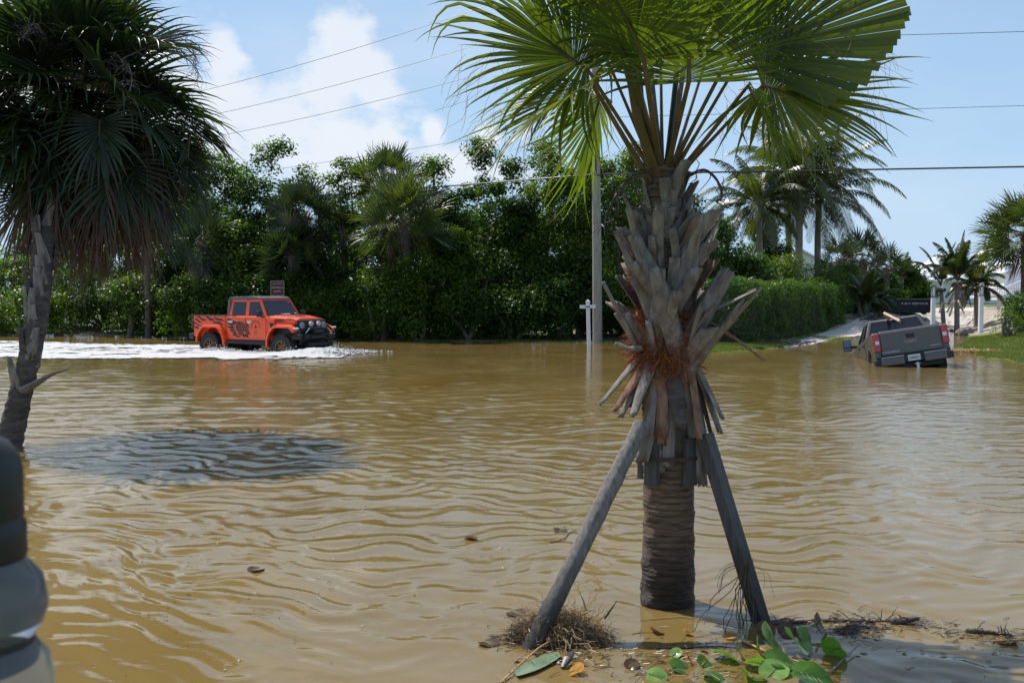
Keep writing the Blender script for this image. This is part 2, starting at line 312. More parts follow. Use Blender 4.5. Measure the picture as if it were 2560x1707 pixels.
# --- water: real ripple relief on a fan that is finest near the viewer
rows=860; ds=1.6*(75/1.6)**(np.linspace(0,1,rows))
tt=np.concatenate([-np.linspace(2.2,.62,40)[:-1],np.linspace(-.62,.62,480),np.linspace(.62,2.2,40)[1:]])
D,T=np.meshgrid(ds,tt,indexing='ij'); WX=(T*D); WY=D.copy()
def ripples(x,y):
    r=np.random.default_rng(3)
    wx=x+.45*np.sin(y*1.1+.7*x)+.25*np.sin(x*2.3-y*.9)+.12*np.sin(x*4.1+y*3.3); wy=y+.20*np.sin(x*1.4+y*.5)+.12*np.sin(3.1*x-y*1.2)+.09*np.sin(5.3*x+2*y)+.05*np.sin(9.1*x-3*y)
    z=np.zeros_like(x); dist=np.hypot(x,y)
    wl=1/(1+np.exp((x-.6)/1.2)); near=.30+.85*np.clip((dist-5)/6,0,1)
    for i in range(44):
        lam=.12*(.72/.12)**(r.random()**1.1); left=(i%2==0); th=(R(66) if left else R(88))+r.normal(0,.36); k=2*math.pi/lam; ww=np.sqrt(wl if left else 1-wl)*near
        ph=r.random()*6.28; amp=lam*.0058*(1.2 if lam<.45 else .8)
        env=.62+.38*np.sin(x*r.uniform(.3,1.1)+y*r.uniform(-1,1)+ph*2)
        res=np.clip((lam/(dist*.0045+.01)-2.0)/2,0,1)
        z+=amp*res*env*ww*np.sin(k*(wx*math.cos(th)+wy*math.sin(th))+ph)
    # rings running out from the moving truck
    for (cx,cy,lam,amp) in ((-7.2,33.5,.62,.0042),(-9.5,35,.9,.0050),(-8,34,.36,.0022)):
        rr=np.hypot(x-cx,(y-cy)); env=np.clip((rr-3)/6,0,1)*np.clip((34-rr)/14,0,1)*np.clip((1.5-x)/7,0,1)
        z+=amp*env*np.sin(2*math.pi/lam*(rr+.25*np.sin(x*.9+y*.4)))
    return z
WZ=ripples(WX,WY)
jj=np.arange(WX.size).reshape(WX.shape)
F=np.stack([jj[:-1,:-1],jj[:-1,1:],jj[1:,1:],jj[1:,:-1]],-1).reshape(-1,4)
wmat,t,o=newmat('muddy_flood_water'); n=t.nodes; l=t.links
p=n.new('ShaderNodeBsdfPrincipled'); p.inputs['Roughness'].default_value=.015; p.inputs['IOR'].default_value=1.34; l.new(p.outputs[0],o.inputs[0])
g=n.new('ShaderNodeNewGeometry')
nz=n.new('ShaderNodeTexNoise'); nz.inputs['Scale'].default_value=.35; nz.inputs['Detail'].default_value=4; l.new(g.outputs['Position'],nz.inputs['Vector'])
r=n.new('ShaderNodeValToRGB'); r.color_ramp.elements[0].position=.35; r.color_ramp.elements[1].position=.7
r.color_ramp.elements[0].color=(.165,.110,.032,1); r.color_ramp.elements[1].color=(.215,.152,.058,1); l.new(nz.outputs['Fac'],r.inputs[0]); l.new(r.outputs[0],p.inputs['Base Color'])
mp=n.new('ShaderNodeMapping'); mp.inputs['Scale'].default_value=(.42,1.25,1); l.new(g.outputs['Position'],mp.inputs[0])
b1=n.new('ShaderNodeTexNoise'); b1.inputs['Scale'].default_value=5.5; b1.inputs['Detail'].default_value=4; b1.inputs['Roughness'].default_value=.55; b1.inputs['Distortion'].default_value=.6; l.new(mp.outputs[0],b1.inputs['Vector'])
bp=n.new('ShaderNodeBump'); sy=n.new('ShaderNodeSeparateXYZ'); l.new(g.outputs['Position'],sy.inputs[0]); my=n.new('ShaderNodeMapRange'); l.new(sy.outputs['Y'],my.inputs[0]); my.inputs[1].default_value=5; my.inputs[2].default_value=14; my.inputs[3].default_value=.12; my.inputs[4].default_value=.55; l.new(my.outputs[0],bp.inputs['Strength']); bp.inputs['Distance'].default_value=.016; l.new(b1.outputs['Fac'],bp.inputs['Height']); l.new(bp.outputs[0],p.inputs['Normal'])
me=mesh_np('water',np.stack([WX.ravel(),WY.ravel(),WZ.ravel()],-1),F,wmat,True)
cprop(link('water',me),kind='structure')
# --- concrete drive and kerb strips laid on the ground
def strip(name,pxs_a,pxs_b,mat_,z=.02,n=14):
    A=[Vector(G(u,v)) for u,v in pxs_a]; B=[Vector(G(u,v)) for u,v in pxs_b]
    def samp(Lp,t):
        k=t*(len(Lp)-1); i=min(int(k),len(Lp)-2); return Lp[i].lerp(Lp[i+1],k-i)
    V=[];F=[]; K=10
    for i in range(n*3+1):
        a=samp(A,i/(n*3)); b=samp(B,i/(n*3))
        for k in range(K+1):
            q=a.lerp(b,k/K); V.append((q.x,q.y,H1(q.x,q.y)+z))
    for i in range(n*3):
        for k in range(K):
            q=i*(K+1)+k; F.append((q,q+1,q+K+2,q+K+1))
    return cprop(link(name,mesh_np(name,V,F,mat_,True)),kind='structure')
strip('footpath',[(1660,862),(1850,868),(1985,869)],[(1660,856),(1850,860),(1985,858)],M['concrete'])
strip('driveway',[(1985,869),(2085,850),(2180,835),(2300,822),(2440,812)],[(1985,858),(2060,838),(2160,823),(2300,807),(2470,797)],M['concrete'])
# sandy access road seen under the hedge trees behind the shore
# ---------------- foam of the wake
def foam_sheet(name,label,cells,mat_,fn,thr,seed=1,group=None):
    pass
fm,t,o=newmat('white_foam'); n=t.nodes; l=t.links
p=n.new('ShaderNodeBsdfPrincipled'); p.inputs['Base Color'].default_value=(.78,.78,.77,1); p.inputs['Roughness'].default_value=.6
p.inputs['Subsurface Weight'].default_value=.0
l.new(p.outputs[0],o.inputs[0])
g=n.new('ShaderNodeNewGeometry'); b1=n.new('ShaderNodeTexNoise'); b1.inputs['Scale'].default_value=14; b1.inputs['Detail'].default_value=8; b1.inputs['Roughness'].default_value=.7; l.new(g.outputs['Position'],b1.inputs['Vector'])
bp=n.new('ShaderNodeBump'); bp.inputs['Strength'].default_value=1; bp.inputs['Distance'].default_value=.12; l.new(b1.outputs['Fac'],bp.inputs['Height']); l.new(bp.outputs[0],p.inputs['Normal'])
def vnoise(x,y,seed=0,oct=4):
    r=np.random.default_rng(seed); tab=r.random((256,256)); z=np.zeros_like(x); a=1;s=0
    for k in range(oct):
        xi=np.floor(x).astype(int); yi=np.floor(y).astype(int); fx=x-xi; fy=y-yi; fx=fx*fx*(3-2*fx); fy=fy*fy*(3-2*fy)
        q=lambda i,j: tab[(xi+i)%256,(yi+j)%256]
        z+=a*((q(0,0)*(1-fx)+q(1,0)*fx)*(1-fy)+(q(0,1)*(1-fx)+q(1,1)*fx)*fy); s+=a; a*=.55; x=x*2.03+17; y=y*2.03+5
    return z/s
TRK=Vector((-8.45,35.55)); TH=R(34); fwd=Vector((math.cos(TH),-math.sin(TH))); lft=Vector((math.sin(TH),math.cos(TH)))
fx=np.linspace(-34,-4.6,900); fy=np.linspace(30.5,52,520)
FX,FY=np.meshgrid(fx,fy,indexing='ij')
lx=(FX-TRK.x)*fwd.x+(FY-TRK.y)*fwd.y; ly=(FX-TRK.x)*lft.x+(FY-TRK.y)*lft.y
near=31.7+.14*np.maximum(-FX-22,0)-(.25*np.exp(-((FX+9)/2.5)**2))+1.5*(vnoise(FX*.7,FX*0+1,21,4)-.5)+.8*(vnoise(FX*3,FY*2,22,3)-.5)      # near edge of the wake
back=-(FX+6.2)
farlim=np.where(back<5,34.6+back*.75,38.3+(back-5)*.47)
inside=np.minimum(FY-near,farlim-FY)
inside=np.minimum(inside,(-5.2-FX)*.8)
streak=vnoise(FX*.55+7,FY*1.9,2,5); fine=vnoise(FX*3,FY*6,5,4)
dens=np.clip(inside/1.6,-1,1)*.22+(streak-.5)*2.3+(fine-.5)*1.7+.12-.012*np.maximum(FY-38,0)
dens+=.42*np.exp(-(np.maximum(FY-near-.2,0)/2.2)**2)*np.clip((inside)/.5,0,1)+.5*np.exp(-((lx-.5)/3.2)**2-((ly+.2)/1.3)**2)
dens=np.where(inside<0,-1,dens)
hump=.05*np.exp(-(np.hypot((lx-2.2)/1.3,(ly+1.25)/.55))**2)+.04*np.exp(-(np.hypot((lx+1.2)/1.1,(ly+1.25)/.45))**2)+.15*np.exp(-(np.hypot((lx-3.0)/.6,(ly+.2)/1.5))**2)+.05*np.exp(-(np.hypot((lx+4)/2.2,(ly+.2)/1.5))**2)
FZ=.018+ripples(FX,FY)+.018*np.clip(dens,0,1)*(.4+1.2*vnoise(FX*1.6,FY*3,9,4))+hump*(.35+1.2*vnoise(FX*3,FY*3,11,4))*1.35
keep=dens>0
keep&=~((np.abs(ly)<.7)&(lx>-2.4)&(lx<2.0))
def grid_faces(keep,FX,FY,FZ):
    idx=np.arange(FX.size).reshape(FX.shape); kq=keep[:-1,:-1]&keep[1:,:-1]&keep[1:,1:]&keep[:-1,1:]
    F=np.stack([idx[:-1,:-1],idx[1:,:-1],idx[1:,1:],idx[:-1,1:]],-1)[kq]
    used=np.unique(F); rem=np.full(FX.size,-1); rem[used]=np.arange(len(used))
    return np.stack([FX.ravel(),FY.ravel(),FZ.ravel()],-1)[used],rem[F]
V,F=grid_faces(keep,FX,FY,FZ)
cprop(link('wake_foam',mesh_np('wake_foam',V,F,fm,True)),'white churned wake foam spreading behind the orange pickup','foam',kind='stuff')
# splash droplets and torn crests round the wheels and bow
V=[];F=[]
def blob(c,r):
    b=len(V)
    for d_ in ((1,0,0),(-1,0,0),(0,1,0),(0,-1,0),(0,0,1),(0,0,-1)): V.append((c[0]+d_[0]*r*random.uniform(.7,1.4),c[1]+d_[1]*r,c[2]+d_[2]*r*random.uniform(.6,1.2)))
    for f in ((0,2,4),(2,1,4),(1,3,4),(3,0,4),(2,0,5),(1,2,5),(3,1,5),(0,3,5)): F.append(tuple(b+i for i in f))
for (cx,cy,sx,sy,hh,nn) in ((2.7,-1.35,.7,.35,.20,900),(3.3,0,.45,1.3,.26,1300),(-.9,-1.2,1.1,.3,.20,900),(1.3,-1.3,1.0,.25,.14,600),(-2.6,-1.2,.8,.35,.14,500),(3.6,-.9,.7,.5,.12,300)):
    for k in range(nn):
        a=random.gauss(0,1);b=random.gauss(0,1); env=math.exp(-(a*a+b*b)/2)
        q=TRK+fwd*(cx+a*sx*.6)+lft*(cy+b*sy*.6); z=abs(random.gauss(0,.5))*hh*env+.02
        blob((q.x,q.y,z),random.uniform(.008,.03)*(1.5 if z<hh*.5 else .8))
cprop(link('bow_splash',mesh_np('bow_splash',V,F,fm,True)),'white spray thrown up around the wheels and front of the orange pickup','splash',kind='stuff')
# ================================================================ FOLIAGE BUILDERS
def leaves_np(name,pos,nr,size,mat_,tint,asp=.5):
    n=len(pos); nr=nrm(nr); rd=nrm(rng.normal(size=(n,3))); a=nrm(np.cross(nr,rd)); b=np.cross(nr,a)
    s=size[:,None]
    v0=pos-a*s*.5; v2=pos+a*s*.5; v1=pos+b*s*.5*asp+nr*s*.08; v3=pos-b*s*.5*asp+nr*s*.08
    V=np.stack([v0,v1,v2,v3],1).reshape(-1,3); i=np.arange(n)*4
    F=np.stack([i,i+1,i+2,i+3],-1)
    return mesh_np(name,V,F,mat_,False,np.repeat(tint,4))
def limbs(base,H_,spread,n,r0,seedpts):
    mb=MB()
    for k in range(n):
        a=random.random()*6.28; rr=spread*random.uniform(.1,.5)
        b=Vector((base[0]+math.cos(a)*rr*.35,base[1]+math.sin(a)*rr*.35,base[2]-.2)); tip=Vector(seedpts[random.randrange(len(seedpts))])
        mid=b.lerp(tip,.5)+Vector((random.uniform(-.3,.3),random.uniform(-.3,.3),random.uniform(0,.4)))
        mb.tube([b,b.lerp(mid,.5)+Vector((random.uniform(-.1,.1),random.uniform(-.1,.1),0)),mid,mid.lerp(tip,.6),tip],[r0,r0*.8,r0*.6,r0*.35,r0*.1],6)
    return mb
def bush_tree(u,d,H_,rx,ry,label,mat_='leafA',z0=.3,clumps=70,lpc=190,leaf=.15,lumps=None,name='leafy_tree',group='broadleaf trees along the flooded shore',stems=6,base_z=None,taper=.75,cr=(.45,.95)):
    b=S(u,d); 
    if b.z<0: b.z=-.1
    t=thing(name,b,label,'tree',group)
    cs=[]; clumps=int(clumps*1.3)
    for k in range(clumps):
        zz=(random.random()**.85); a=random.random()*6.28
        w=(1-taper*max(0,zz-.35)/.65)*(.75+.25*min(1,zz/.2))
        q=random.random()**.45
        cs.append((math.cos(a)*rx*w*q,math.sin(a)*ry*w*q,z0+zz*(H_-z0-.35)))
    if lumps:
        for (lx_,lz,lr,cn) in lumps:
            for k in range(cn):
                if k<5: cs.append((lx_*(.4+.12*k),random.gauss(0,.2),H_*.55+(lz-H_*.55)*(.25+.15*k)))
                v=Vector((random.gauss(0,1),random.gauss(0,1),random.gauss(0,1))).normalized()*lr*random.random()**.4
                cs.append((lx_+v.x,v.y,lz+v.z))
    P_=[];Nn=[];T_=[];Sz=[]
    for (x,y,z) in cs:
        r_=random.uniform(*cr)*(1 if z<H_*.75 else .75); n_=int(lpc*r_*r_/.5)
        v=nrm(rng.normal(size=(n_,3))); rad=r_*(rng.random(n_)**.4)[:,None]
        v2=v*rad*np.array([1,1,.72])
        P_.append(v2+np.array([x,y,z])); Nn.append(v*.7+np.array([0,0,.75])+rng.normal(size=(n_,3))*.45)
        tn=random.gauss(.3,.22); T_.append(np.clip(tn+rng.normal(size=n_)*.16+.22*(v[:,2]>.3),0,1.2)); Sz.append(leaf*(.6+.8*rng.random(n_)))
    P_=np.concatenate(P_); 
    kk=P_[:,2]>.05-b.z
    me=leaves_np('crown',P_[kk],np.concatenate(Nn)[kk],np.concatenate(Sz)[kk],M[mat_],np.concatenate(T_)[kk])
    link('crown',me,t)
    limbs((0,0,0),H_,rx,stems,.07+.01*H_,cs).build('trunk',M['trunk'],t,True)
    return t
def fan_blade(hub,axis,normal,L,nseg=44,spread=1.9,droop=.6,cut=None,steps=8,fold=.16,rag=.12,costa=.25,join=.42,vee=.35,split=True):
    """one costapalmate blade: V-folded segments joined near the hub, free and drooping outside"""
    ax=nrm(np.array(axis,float)); nn=np.array(normal,float); nn=nrm(nn-ax*(nn@ax)); sd_=np.cross(nn,ax)
    a=np.linspace(-spread,spread,nseg); da=2*spread/(nseg-1)
    L_=L*(1-.22*(np.abs(a)/spread)**2)*(1+rng.normal(size=nseg)*rag*.6)
    d=np.cos(a)[:,None]*ax+np.sin(a)[:,None]*sd_+ (np.abs(np.sin(a))*vee)[:,None]*nn
    d=nrm(d+rng.normal(size=(nseg,3))*.012)
    o=np.array(hub,float)+ax*(costa*L*(1-np.abs(a)/spread))[:,None]
    pos=o.copy(); ds=L_/steps; dirv=d.copy(); nloc=nn[None]-d*(d@nn)[:,None]; nloc=nrm(nloc)
    out=[];rr=np.zeros(nseg); g=np.array([0,0,-1.0]); gd=droop*(1+rng.normal(size=nseg)*.35)
    lat=rng.normal(size=(nseg,3))*.05
    brk=rng.random(nseg)<.10
    for k in range(steps+1):
        tt_=k/steps
        wid=np.minimum(rr,join*L_)*math.tan(min(da/2,.25))*1.04+.003
        if tt_>join and cut is None: wid=wid*max(0.03,(1-((tt_-join)/(1-join))**1.25))
        side=nrm(np.cross(dirv,nloc))
        c=pos; hfold=fold if tt_<join else fold*2.2
        out.append(np.stack([c-side*wid[:,None],c-nloc*(wid*hfold*4)[:,None]*.5,c+side*wid[:,None]],1))
        pos=pos+dirv*ds[:,None]; rr=rr+ds
        if tt_>=join*.8:
            gg=gd*(tt_**1.5)*(1.0/steps)*3.0
            if cut is None: gg=gg+np.where(brk&(tt_>.55),.5,0)
            dirv=nrm(dirv+g*gg[:,None]+lat*(1 if split else .3)); nloc=nrm(nloc-dirv*np.sum(nloc*dirv,1)[:,None])
        if cut is not None and tt_>=cut: break
    A=np.stack(out,1)  # nseg,steps+1,3,3
    s1=A.shape[1]; idx=np.arange(nseg*s1*3).reshape(nseg,s1,3)
    f1=np.stack([idx[:,:-1,0],idx[:,:-1,1],idx[:,1:,1],idx[:,1:,0]],-1).reshape(-1,4)
    f2=np.stack([idx[:,:-1,1],idx[:,:-1,2],idx[:,1:,2],idx[:,1:,1]],-1).reshape(-1,4)
    tint=np.repeat(np.clip(.35+rng.normal(size=nseg)*.18,0,1),s1*3).reshape(nseg,s1,3)
    tint=tint+np.linspace(0,.25,s1)[None,:,None]
    return A.reshape(-1,3),np.concatenate([f1,f2]),tint.ravel()
def add_frond(t,base,hub,axis,L,mat_='fan',nrmv=None,pet=.02,stalkmat='petiole',name='frond',sag=.0,**kw):
    base=Vector(base);hub=Vector(hub);axis=Vector(axis)
    if nrmv is None:
        nrmv=Vector((0,0,1))-axis.normalized()*axis.normalized().z
        if nrmv.length<.2: nrmv=Vector((0,-1,.2))
    V,F,T_=fan_blade(hub,axis,nrmv,L,**kw)
    fo=link(name,mesh_np(name,V,F,M[mat_],False,T_),t)
    d0=(hub-base); m1=base+d0*.5+Vector((0,0,sag)); pts=[]
    for k in range(9):
        s=k/8; pts.append(base*(1-s)**2+m1*2*s*(1-s)*1.0+hub*s*s)
    ax=axis.normalized(); pts.append(hub+ax*L*.16); pts.append(hub+ax*L*.33-Vector((0,0,L*.02)))
    MB().tube(pts,[pet*1.9,pet*1.5,pet*1.25,pet*1.1,pet,pet,pet*.95,pet*.9,pet*.9,pet*.5,pet*.15],7,flat=.6).build('leaf_stalk',M[stalkmat],fo,True)
    return fo
def sabal(u,d,zc,rc,label,nf=26,ndead=5,mat_='fan_mid',nseg=22,group='cabbage palms among the trees',base_u=None,r=.15,name='cabbage_palm',Lf=.55,lean=0,steps=5):
    b=S(base_u if base_u is not None else u,d); b.z=max(b.z,-.2)
    t=thing(name,b,label,'palm tree',group)
    top=P(u,732,d); c=Vector((top.x-b.x,0,zc-b.z))
    pts=[(c.x*(k/6)**1.4,0,-.3+(c.z+.3)*k/6) for k in range(7)]
    MB().tube(pts,[r*1.25,r,r*.95,r*.95,r,r*1.25,r*1.1],10).build('trunk',M['bark'],t,True)
    bt=MB()
    for k in range(26):
        a=k*2.4; z=c.z-.1-k*.05*r/.15; rr=r*1.15
        q=Vector((c.x+math.cos(a)*rr,math.sin(a)*rr,z))
        bt.box(q,(.03,.07,.3),(0,R(22),a))
    bt.build('leaf_bases',M['bark'],t)
    for k in range(nf):
        ph=k*2.39996; el=R(80)-(k/nf)**.9*R(125)
        dr=Vector((math.cos(ph)*math.cos(el),math.sin(ph)*math.cos(el),math.sin(el)))
        hub=c+dr*rc*(1-Lf)*random.uniform(.75,1.4)
        ax=(dr+Vector((0,0,-.25))).normalized()
        nv_=Vector((random.gauss(0,.7),random.gauss(0,.7),.7)) if abs(ax.z)<.9 else Vector((random.gauss(0,1),-1,.1))
        add_frond(t,c,hub,ax,rc*Lf*random.uniform(.85,1.2),mat_,nv_,.014,nseg=nseg,steps=steps,droop=random.uniform(.25,.7),spread=1.9,vee=.45)
    for k in range(ndead):
        ph=random.random()*6.28
        hub=c+Vector((math.cos(ph)*.3,math.sin(ph)*.3,-rc*.35))
        add_frond(t,c,hub,(math.cos(ph)*.25,math.sin(ph)*.25,-1),rc*.6,'fan_dead',(math.cos(ph),math.sin(ph),.2),.012,'boot',name='dead_frond',nseg=14,steps=4,spread=.7,droop=.3)
    return t
def pinnate(t,c,dirh,el,L,droop,mat_='coco',npair=46,ll=.55,name='frond'):
    """coconut frond: arching midrib with two rows of hanging leaflets"""
    n=npair; d=Vector((math.cos(dirh)*math.cos(el),math.sin(dirh)*math.cos(el),math.sin(el))); p=Vector(c); pts=[p.copy()]; dirs=[d.copy()]
    for k in range(14):
        p=p+d*(L/14); d=(d+Vector((0,0,-droop*(k/14+.25)/14*2))).normalized(); pts.append(p.copy()); dirs.append(d.copy())
    V=[];F=[];T_=[]
    side0=Vector((-math.sin(dirh),math.cos(dirh),0)); yel=random.gauss(.25,.25)
    for i in range(n):
        s=.16+.84*i/(n-1); k=s*14; j=min(int(k),13); q=pts[j].lerp(pts[j+1],k-j); dd=dirs[j]
        l_=ll*(math.sin(math.pi*min(1,.12+s*.86))**.6)*random.uniform(.85,1.1)
        for sg in (-1,1):
            ld=(side0*sg*1.0+dd*.75+Vector((0,0,-.25+random.uniform(-.15,.15)))).normalized()
            w=.036; e1=q+ld*l_*.45; ld2=(ld+Vector((0,0,-.75))).normalized(); e2=e1+ld2*l_*.55
            b=len(V); wv=dd*w
            V+= [q-wv*.6,q+wv*.6,e1+wv,e1-wv,e2]; F+= [(b,b+1,b+2,b+3),(b+3,b+2,b+4,b+4)]
            tn=yel+random.uniform(-.15,.2)+.2*s; T_+=[tn]*5
    F4=[f for f in F]
    me=bpy.data.meshes.new(name); me.from_pydata([tuple(v) for v in V],[],[f if f[2]!=f[3] else f[:3] for f in F4]); me.materials.append(M[mat_])
    a=me.attributes.new('tint','FLOAT','POINT'); a.data.foreach_set('value',np.array(T_,np.float32))
    fo=link(name,me,t)
    MB().tube(pts,[.035-.03*k/14 for k in range(15)],5).build('midrib',M['petiole'],fo,True)
    return fo
def coco(u,d,zc,label,nf=20,L=3.3,bu=None,r=.15,curve=0,group='tall coconut palms behind the hedge',ll=.6,els=None,name='coconut_palm',deadn=2):
    b=S(bu if bu else u,d); t=thing(name,b,label,'palm tree',group)
    tp=P(u,732,d); c=Vector((tp.x-b.x,0,zc-b.z))
    pts=[(c.x*(k/9)+curve*math.sin(math.pi*k/9),0,-.2+(c.z+.2)*k/9) for k in range(10)]
    MB().tube(pts,[r*1.5,r*1.15]+[r]*5+[r*.9,r*.9,r*.8],12).build('trunk',M['cocotrunk'],t,True)
    for k in range(nf):
        ph=k*2.39996+random.uniform(-.2,.2); s=k/nf; el=R(78)-s*R(100) if els is None else R(els[0])-s*R(els[0]-els[1])
        pinnate(t,c+Vector((0,0,.1)),ph,el,L*random.uniform(.85,1.1),.9+.7*s+random.uniform(-.1,.2),ll=ll)
    for k in range(deadn):
        ph=random.random()*6.28; pinnate(t,c,ph,R(-40),L*.6,1.6,'fan_dead',18,ll*.8,'dead_frond')
    nb=MB()
    for k in range(7):
        a=k*.9; q=c+Vector((math.cos(a)*.22,math.sin(a)*.22,-.12-.08*(k%2)))
        nb.lathe([(0.01,-.11),(.07,-.07),(.09,0),(.07,.08),(.01,.12)],8,Matrix.Translation(q))
    nb.build('coconuts',M['petiole'],t,True)
    return t
# ================================================================ TREE WALL
zt=lambda v,d: 2+(732-v)/2600*d
bush_tree(40,52,zt(640,52),3.6,2.2,'low yellow-green shrub on the far shore left of the leaning palm','leafB',clumps=60,name='leafy_shrub')
bush_tree(-120,54,zt(560,54),3.5,2.4,'dark leafy tree at the far left edge of the shore','leafA',clumps=60)
bush_tree(260,51,zt(560,51),3.4,2.2,'dark tree behind the leaning palm trunk on the left shore','leafA',clumps=80)
bush_tree(330,47.5,zt(675,47.5),1.9,1.3,'bright low sprig of foliage hanging over water between leaning palm and orange pickup','leafB',z0=1.6,clumps=26,name='leafy_shrub',stems=3)
bush_tree(430,50,zt(510,50),3.2,2.2,'dark tree filling the gap left of the orange pickup','leafA',clumps=80)
bush_tree(530,49,zt(375,49),2.6,2.2,'tall dark tree with a rounded knob top next to the leaning palm crown','leafA',clumps=85,lumps=[(-.5,zt(400,49),.8,10)],taper=.6)
bush_tree(660,48,zt(440,48),3.2,2.2,'tall tree with a side tuft on top directly above the orange pickup','leafA',clumps=100,lumps=[(.5,zt(395,48),.75,12),(-1.2,zt(440,48),.8,8),(1.9,zt(460,48),.6,7)],taper=.55)
bush_tree(590,46.2,zt(545,46.2),2.5,1.6,'mid green rounded tree in front row above the pickup bed','leafB',clumps=75,z0=1.5)
bush_tree(770,46,zt(560,46),1.9,1.5,'dark tree in front row right of the brown sign','leafA',clumps=60,taper=.5)
bush_tree(860,47.5,zt(425,47.5),1.6,1.6,'slender tall tree with see-through crown left of the bushy cabbage palm','leafA',clumps=50,lumps=[(.3,zt(420,47.5),.55,9),(-.4,zt(450,47.5),.4,5)],taper=.5,cr=(.35,.7))
bush_tree(890,45.2,zt(700,45.2),1.5,1.2,'small yellow-green shrub under the palms right of the orange pickup','leafB',clumps=34,name='leafy_shrub',leaf=.13)
bush_tree(1000,46.5,zt(640,46.5),2.3,1.5,'low green tree under the big cabbage palm crown','leafB',clumps=64,leaf=.14)
bush_tree(1105,47,zt(470,47),2.0,1.8,'tree with a small tufted top right of the cabbage palm crown','leafA',clumps=75,lumps=[(-.3,zt(430,47),.5,9)],taper=.6)
bush_tree(1215,46.5,zt(440,46.5),2.0,1.8,'tallest narrow tree with two open tufts at its top','leafA',clumps=80,lumps=[(-.2,zt(385,46.5),.62,14),(1.2,zt(425,46.5),.42,9)],taper=.6,cr=(.4,.85))
bush_tree(1150,44.8,zt(570,44.8),2.4,1.3,'mid green front row tree left of the white signpost','leafB',clumps=80,leaf=.14)
bush_tree(1290,45.5,zt(500,45.5),2.0,1.5,'dark green tree behind the white signpost','leafA',clumps=80)
bush_tree(1390,46,zt(392,46),2.7,2.0,'broad domed tree left of the utility pole','leafB',clumps=115,lumps=[(-.3,zt(400,46),.8,12)],taper=.45)
bush_tree(1550,46.5,zt(398,46.5),2.7,2.0,'broad tree right of the utility pole behind the big palm','leafB',clumps=110,lumps=[(.6,zt(405,46.5),.7,10)],taper=.45)
bush_tree(1440,44.6,zt(620,44.6),2.2,1.3,'low dark tree at the foot of the utility pole','leafA',clumps=70)
bush_tree(1700,48,zt(480,48),2.2,2.0,'dark tree hidden partly by the big palm trunk boots','leafA',clumps=80)
bush_tree(1800,50,zt(545,50),1.3,1.2,'rounded green tree right of the big palm trunk','leafA',clumps=34,z0=2.5)
bush_tree(1690,43.5,zt(650,43.5),2.2,1.2,'low dense shrub right beside the big palm trunk','leafA',clumps=60,name='leafy_shrub')
# second row behind, and the pale house glimpsed through it
for k,(u,v) in enumerate([(150,600),(480,520),(760,520),(940,530),(1080,520),(1250,500),(1480,470),(1620,480)]):
    bush_tree(u,56,zt(v-45,56),3.9,1.6,['dark tree of the second row, far left of the leaning palm trunk','dark tree of the second row behind the knob topped tree','dark tree of the second row above the brown sign','dark tree of the second row behind the big cabbage palm crown','dark tree of the second row right of the cabbage palms','dark tree of the second row behind the two tufted tree','dark tree of the second row behind the utility pole','dark tree of the second row right behind the big palm trunk'][k],'leafA',clumps=90,lpc=130,leaf=.2,z0=1.0,taper=.5)
# cabbage palms standing in the wall
sabal(1010,44.6,zt(560,44.6),2.15,'big bright cabbage palm with drooping pale fronds left of the tree wall centre',nf=34,ndead=3,base_u=1030,nseg=26,r=.17)
sabal(968,47.5,zt(465,47.5),1.75,'taller greyish cabbage palm peeking above the bright one',nf=30,ndead=4,base_u=985)
sabal(765,46,zt(545,46),1.7,'shaggy dark cabbage palm above and right of the brown sign',nf=28,ndead=4,mat_='fan_dark',base_u=775,r=.2)
sabal(730,45.2,zt(640,45.2),1.7,'low dark cabbage palm right behind the brown sign',nf=26,ndead=5,mat_='fan_dark',base_u=770,r=.19)
sabal(508,45.5,zt(610,45.5),1.6,'dark cabbage palm with a leaning bare trunk above the pickup bed',nf=24,ndead=3,mat_='fan_dark',base_u=540,r=.17)
sabal(370,46.5,zt(560,46.5),1.2,'small cabbage palm with a straight bare trunk left of the orange pickup',nf=16,ndead=3,mat_='fan_dark',r=.13)
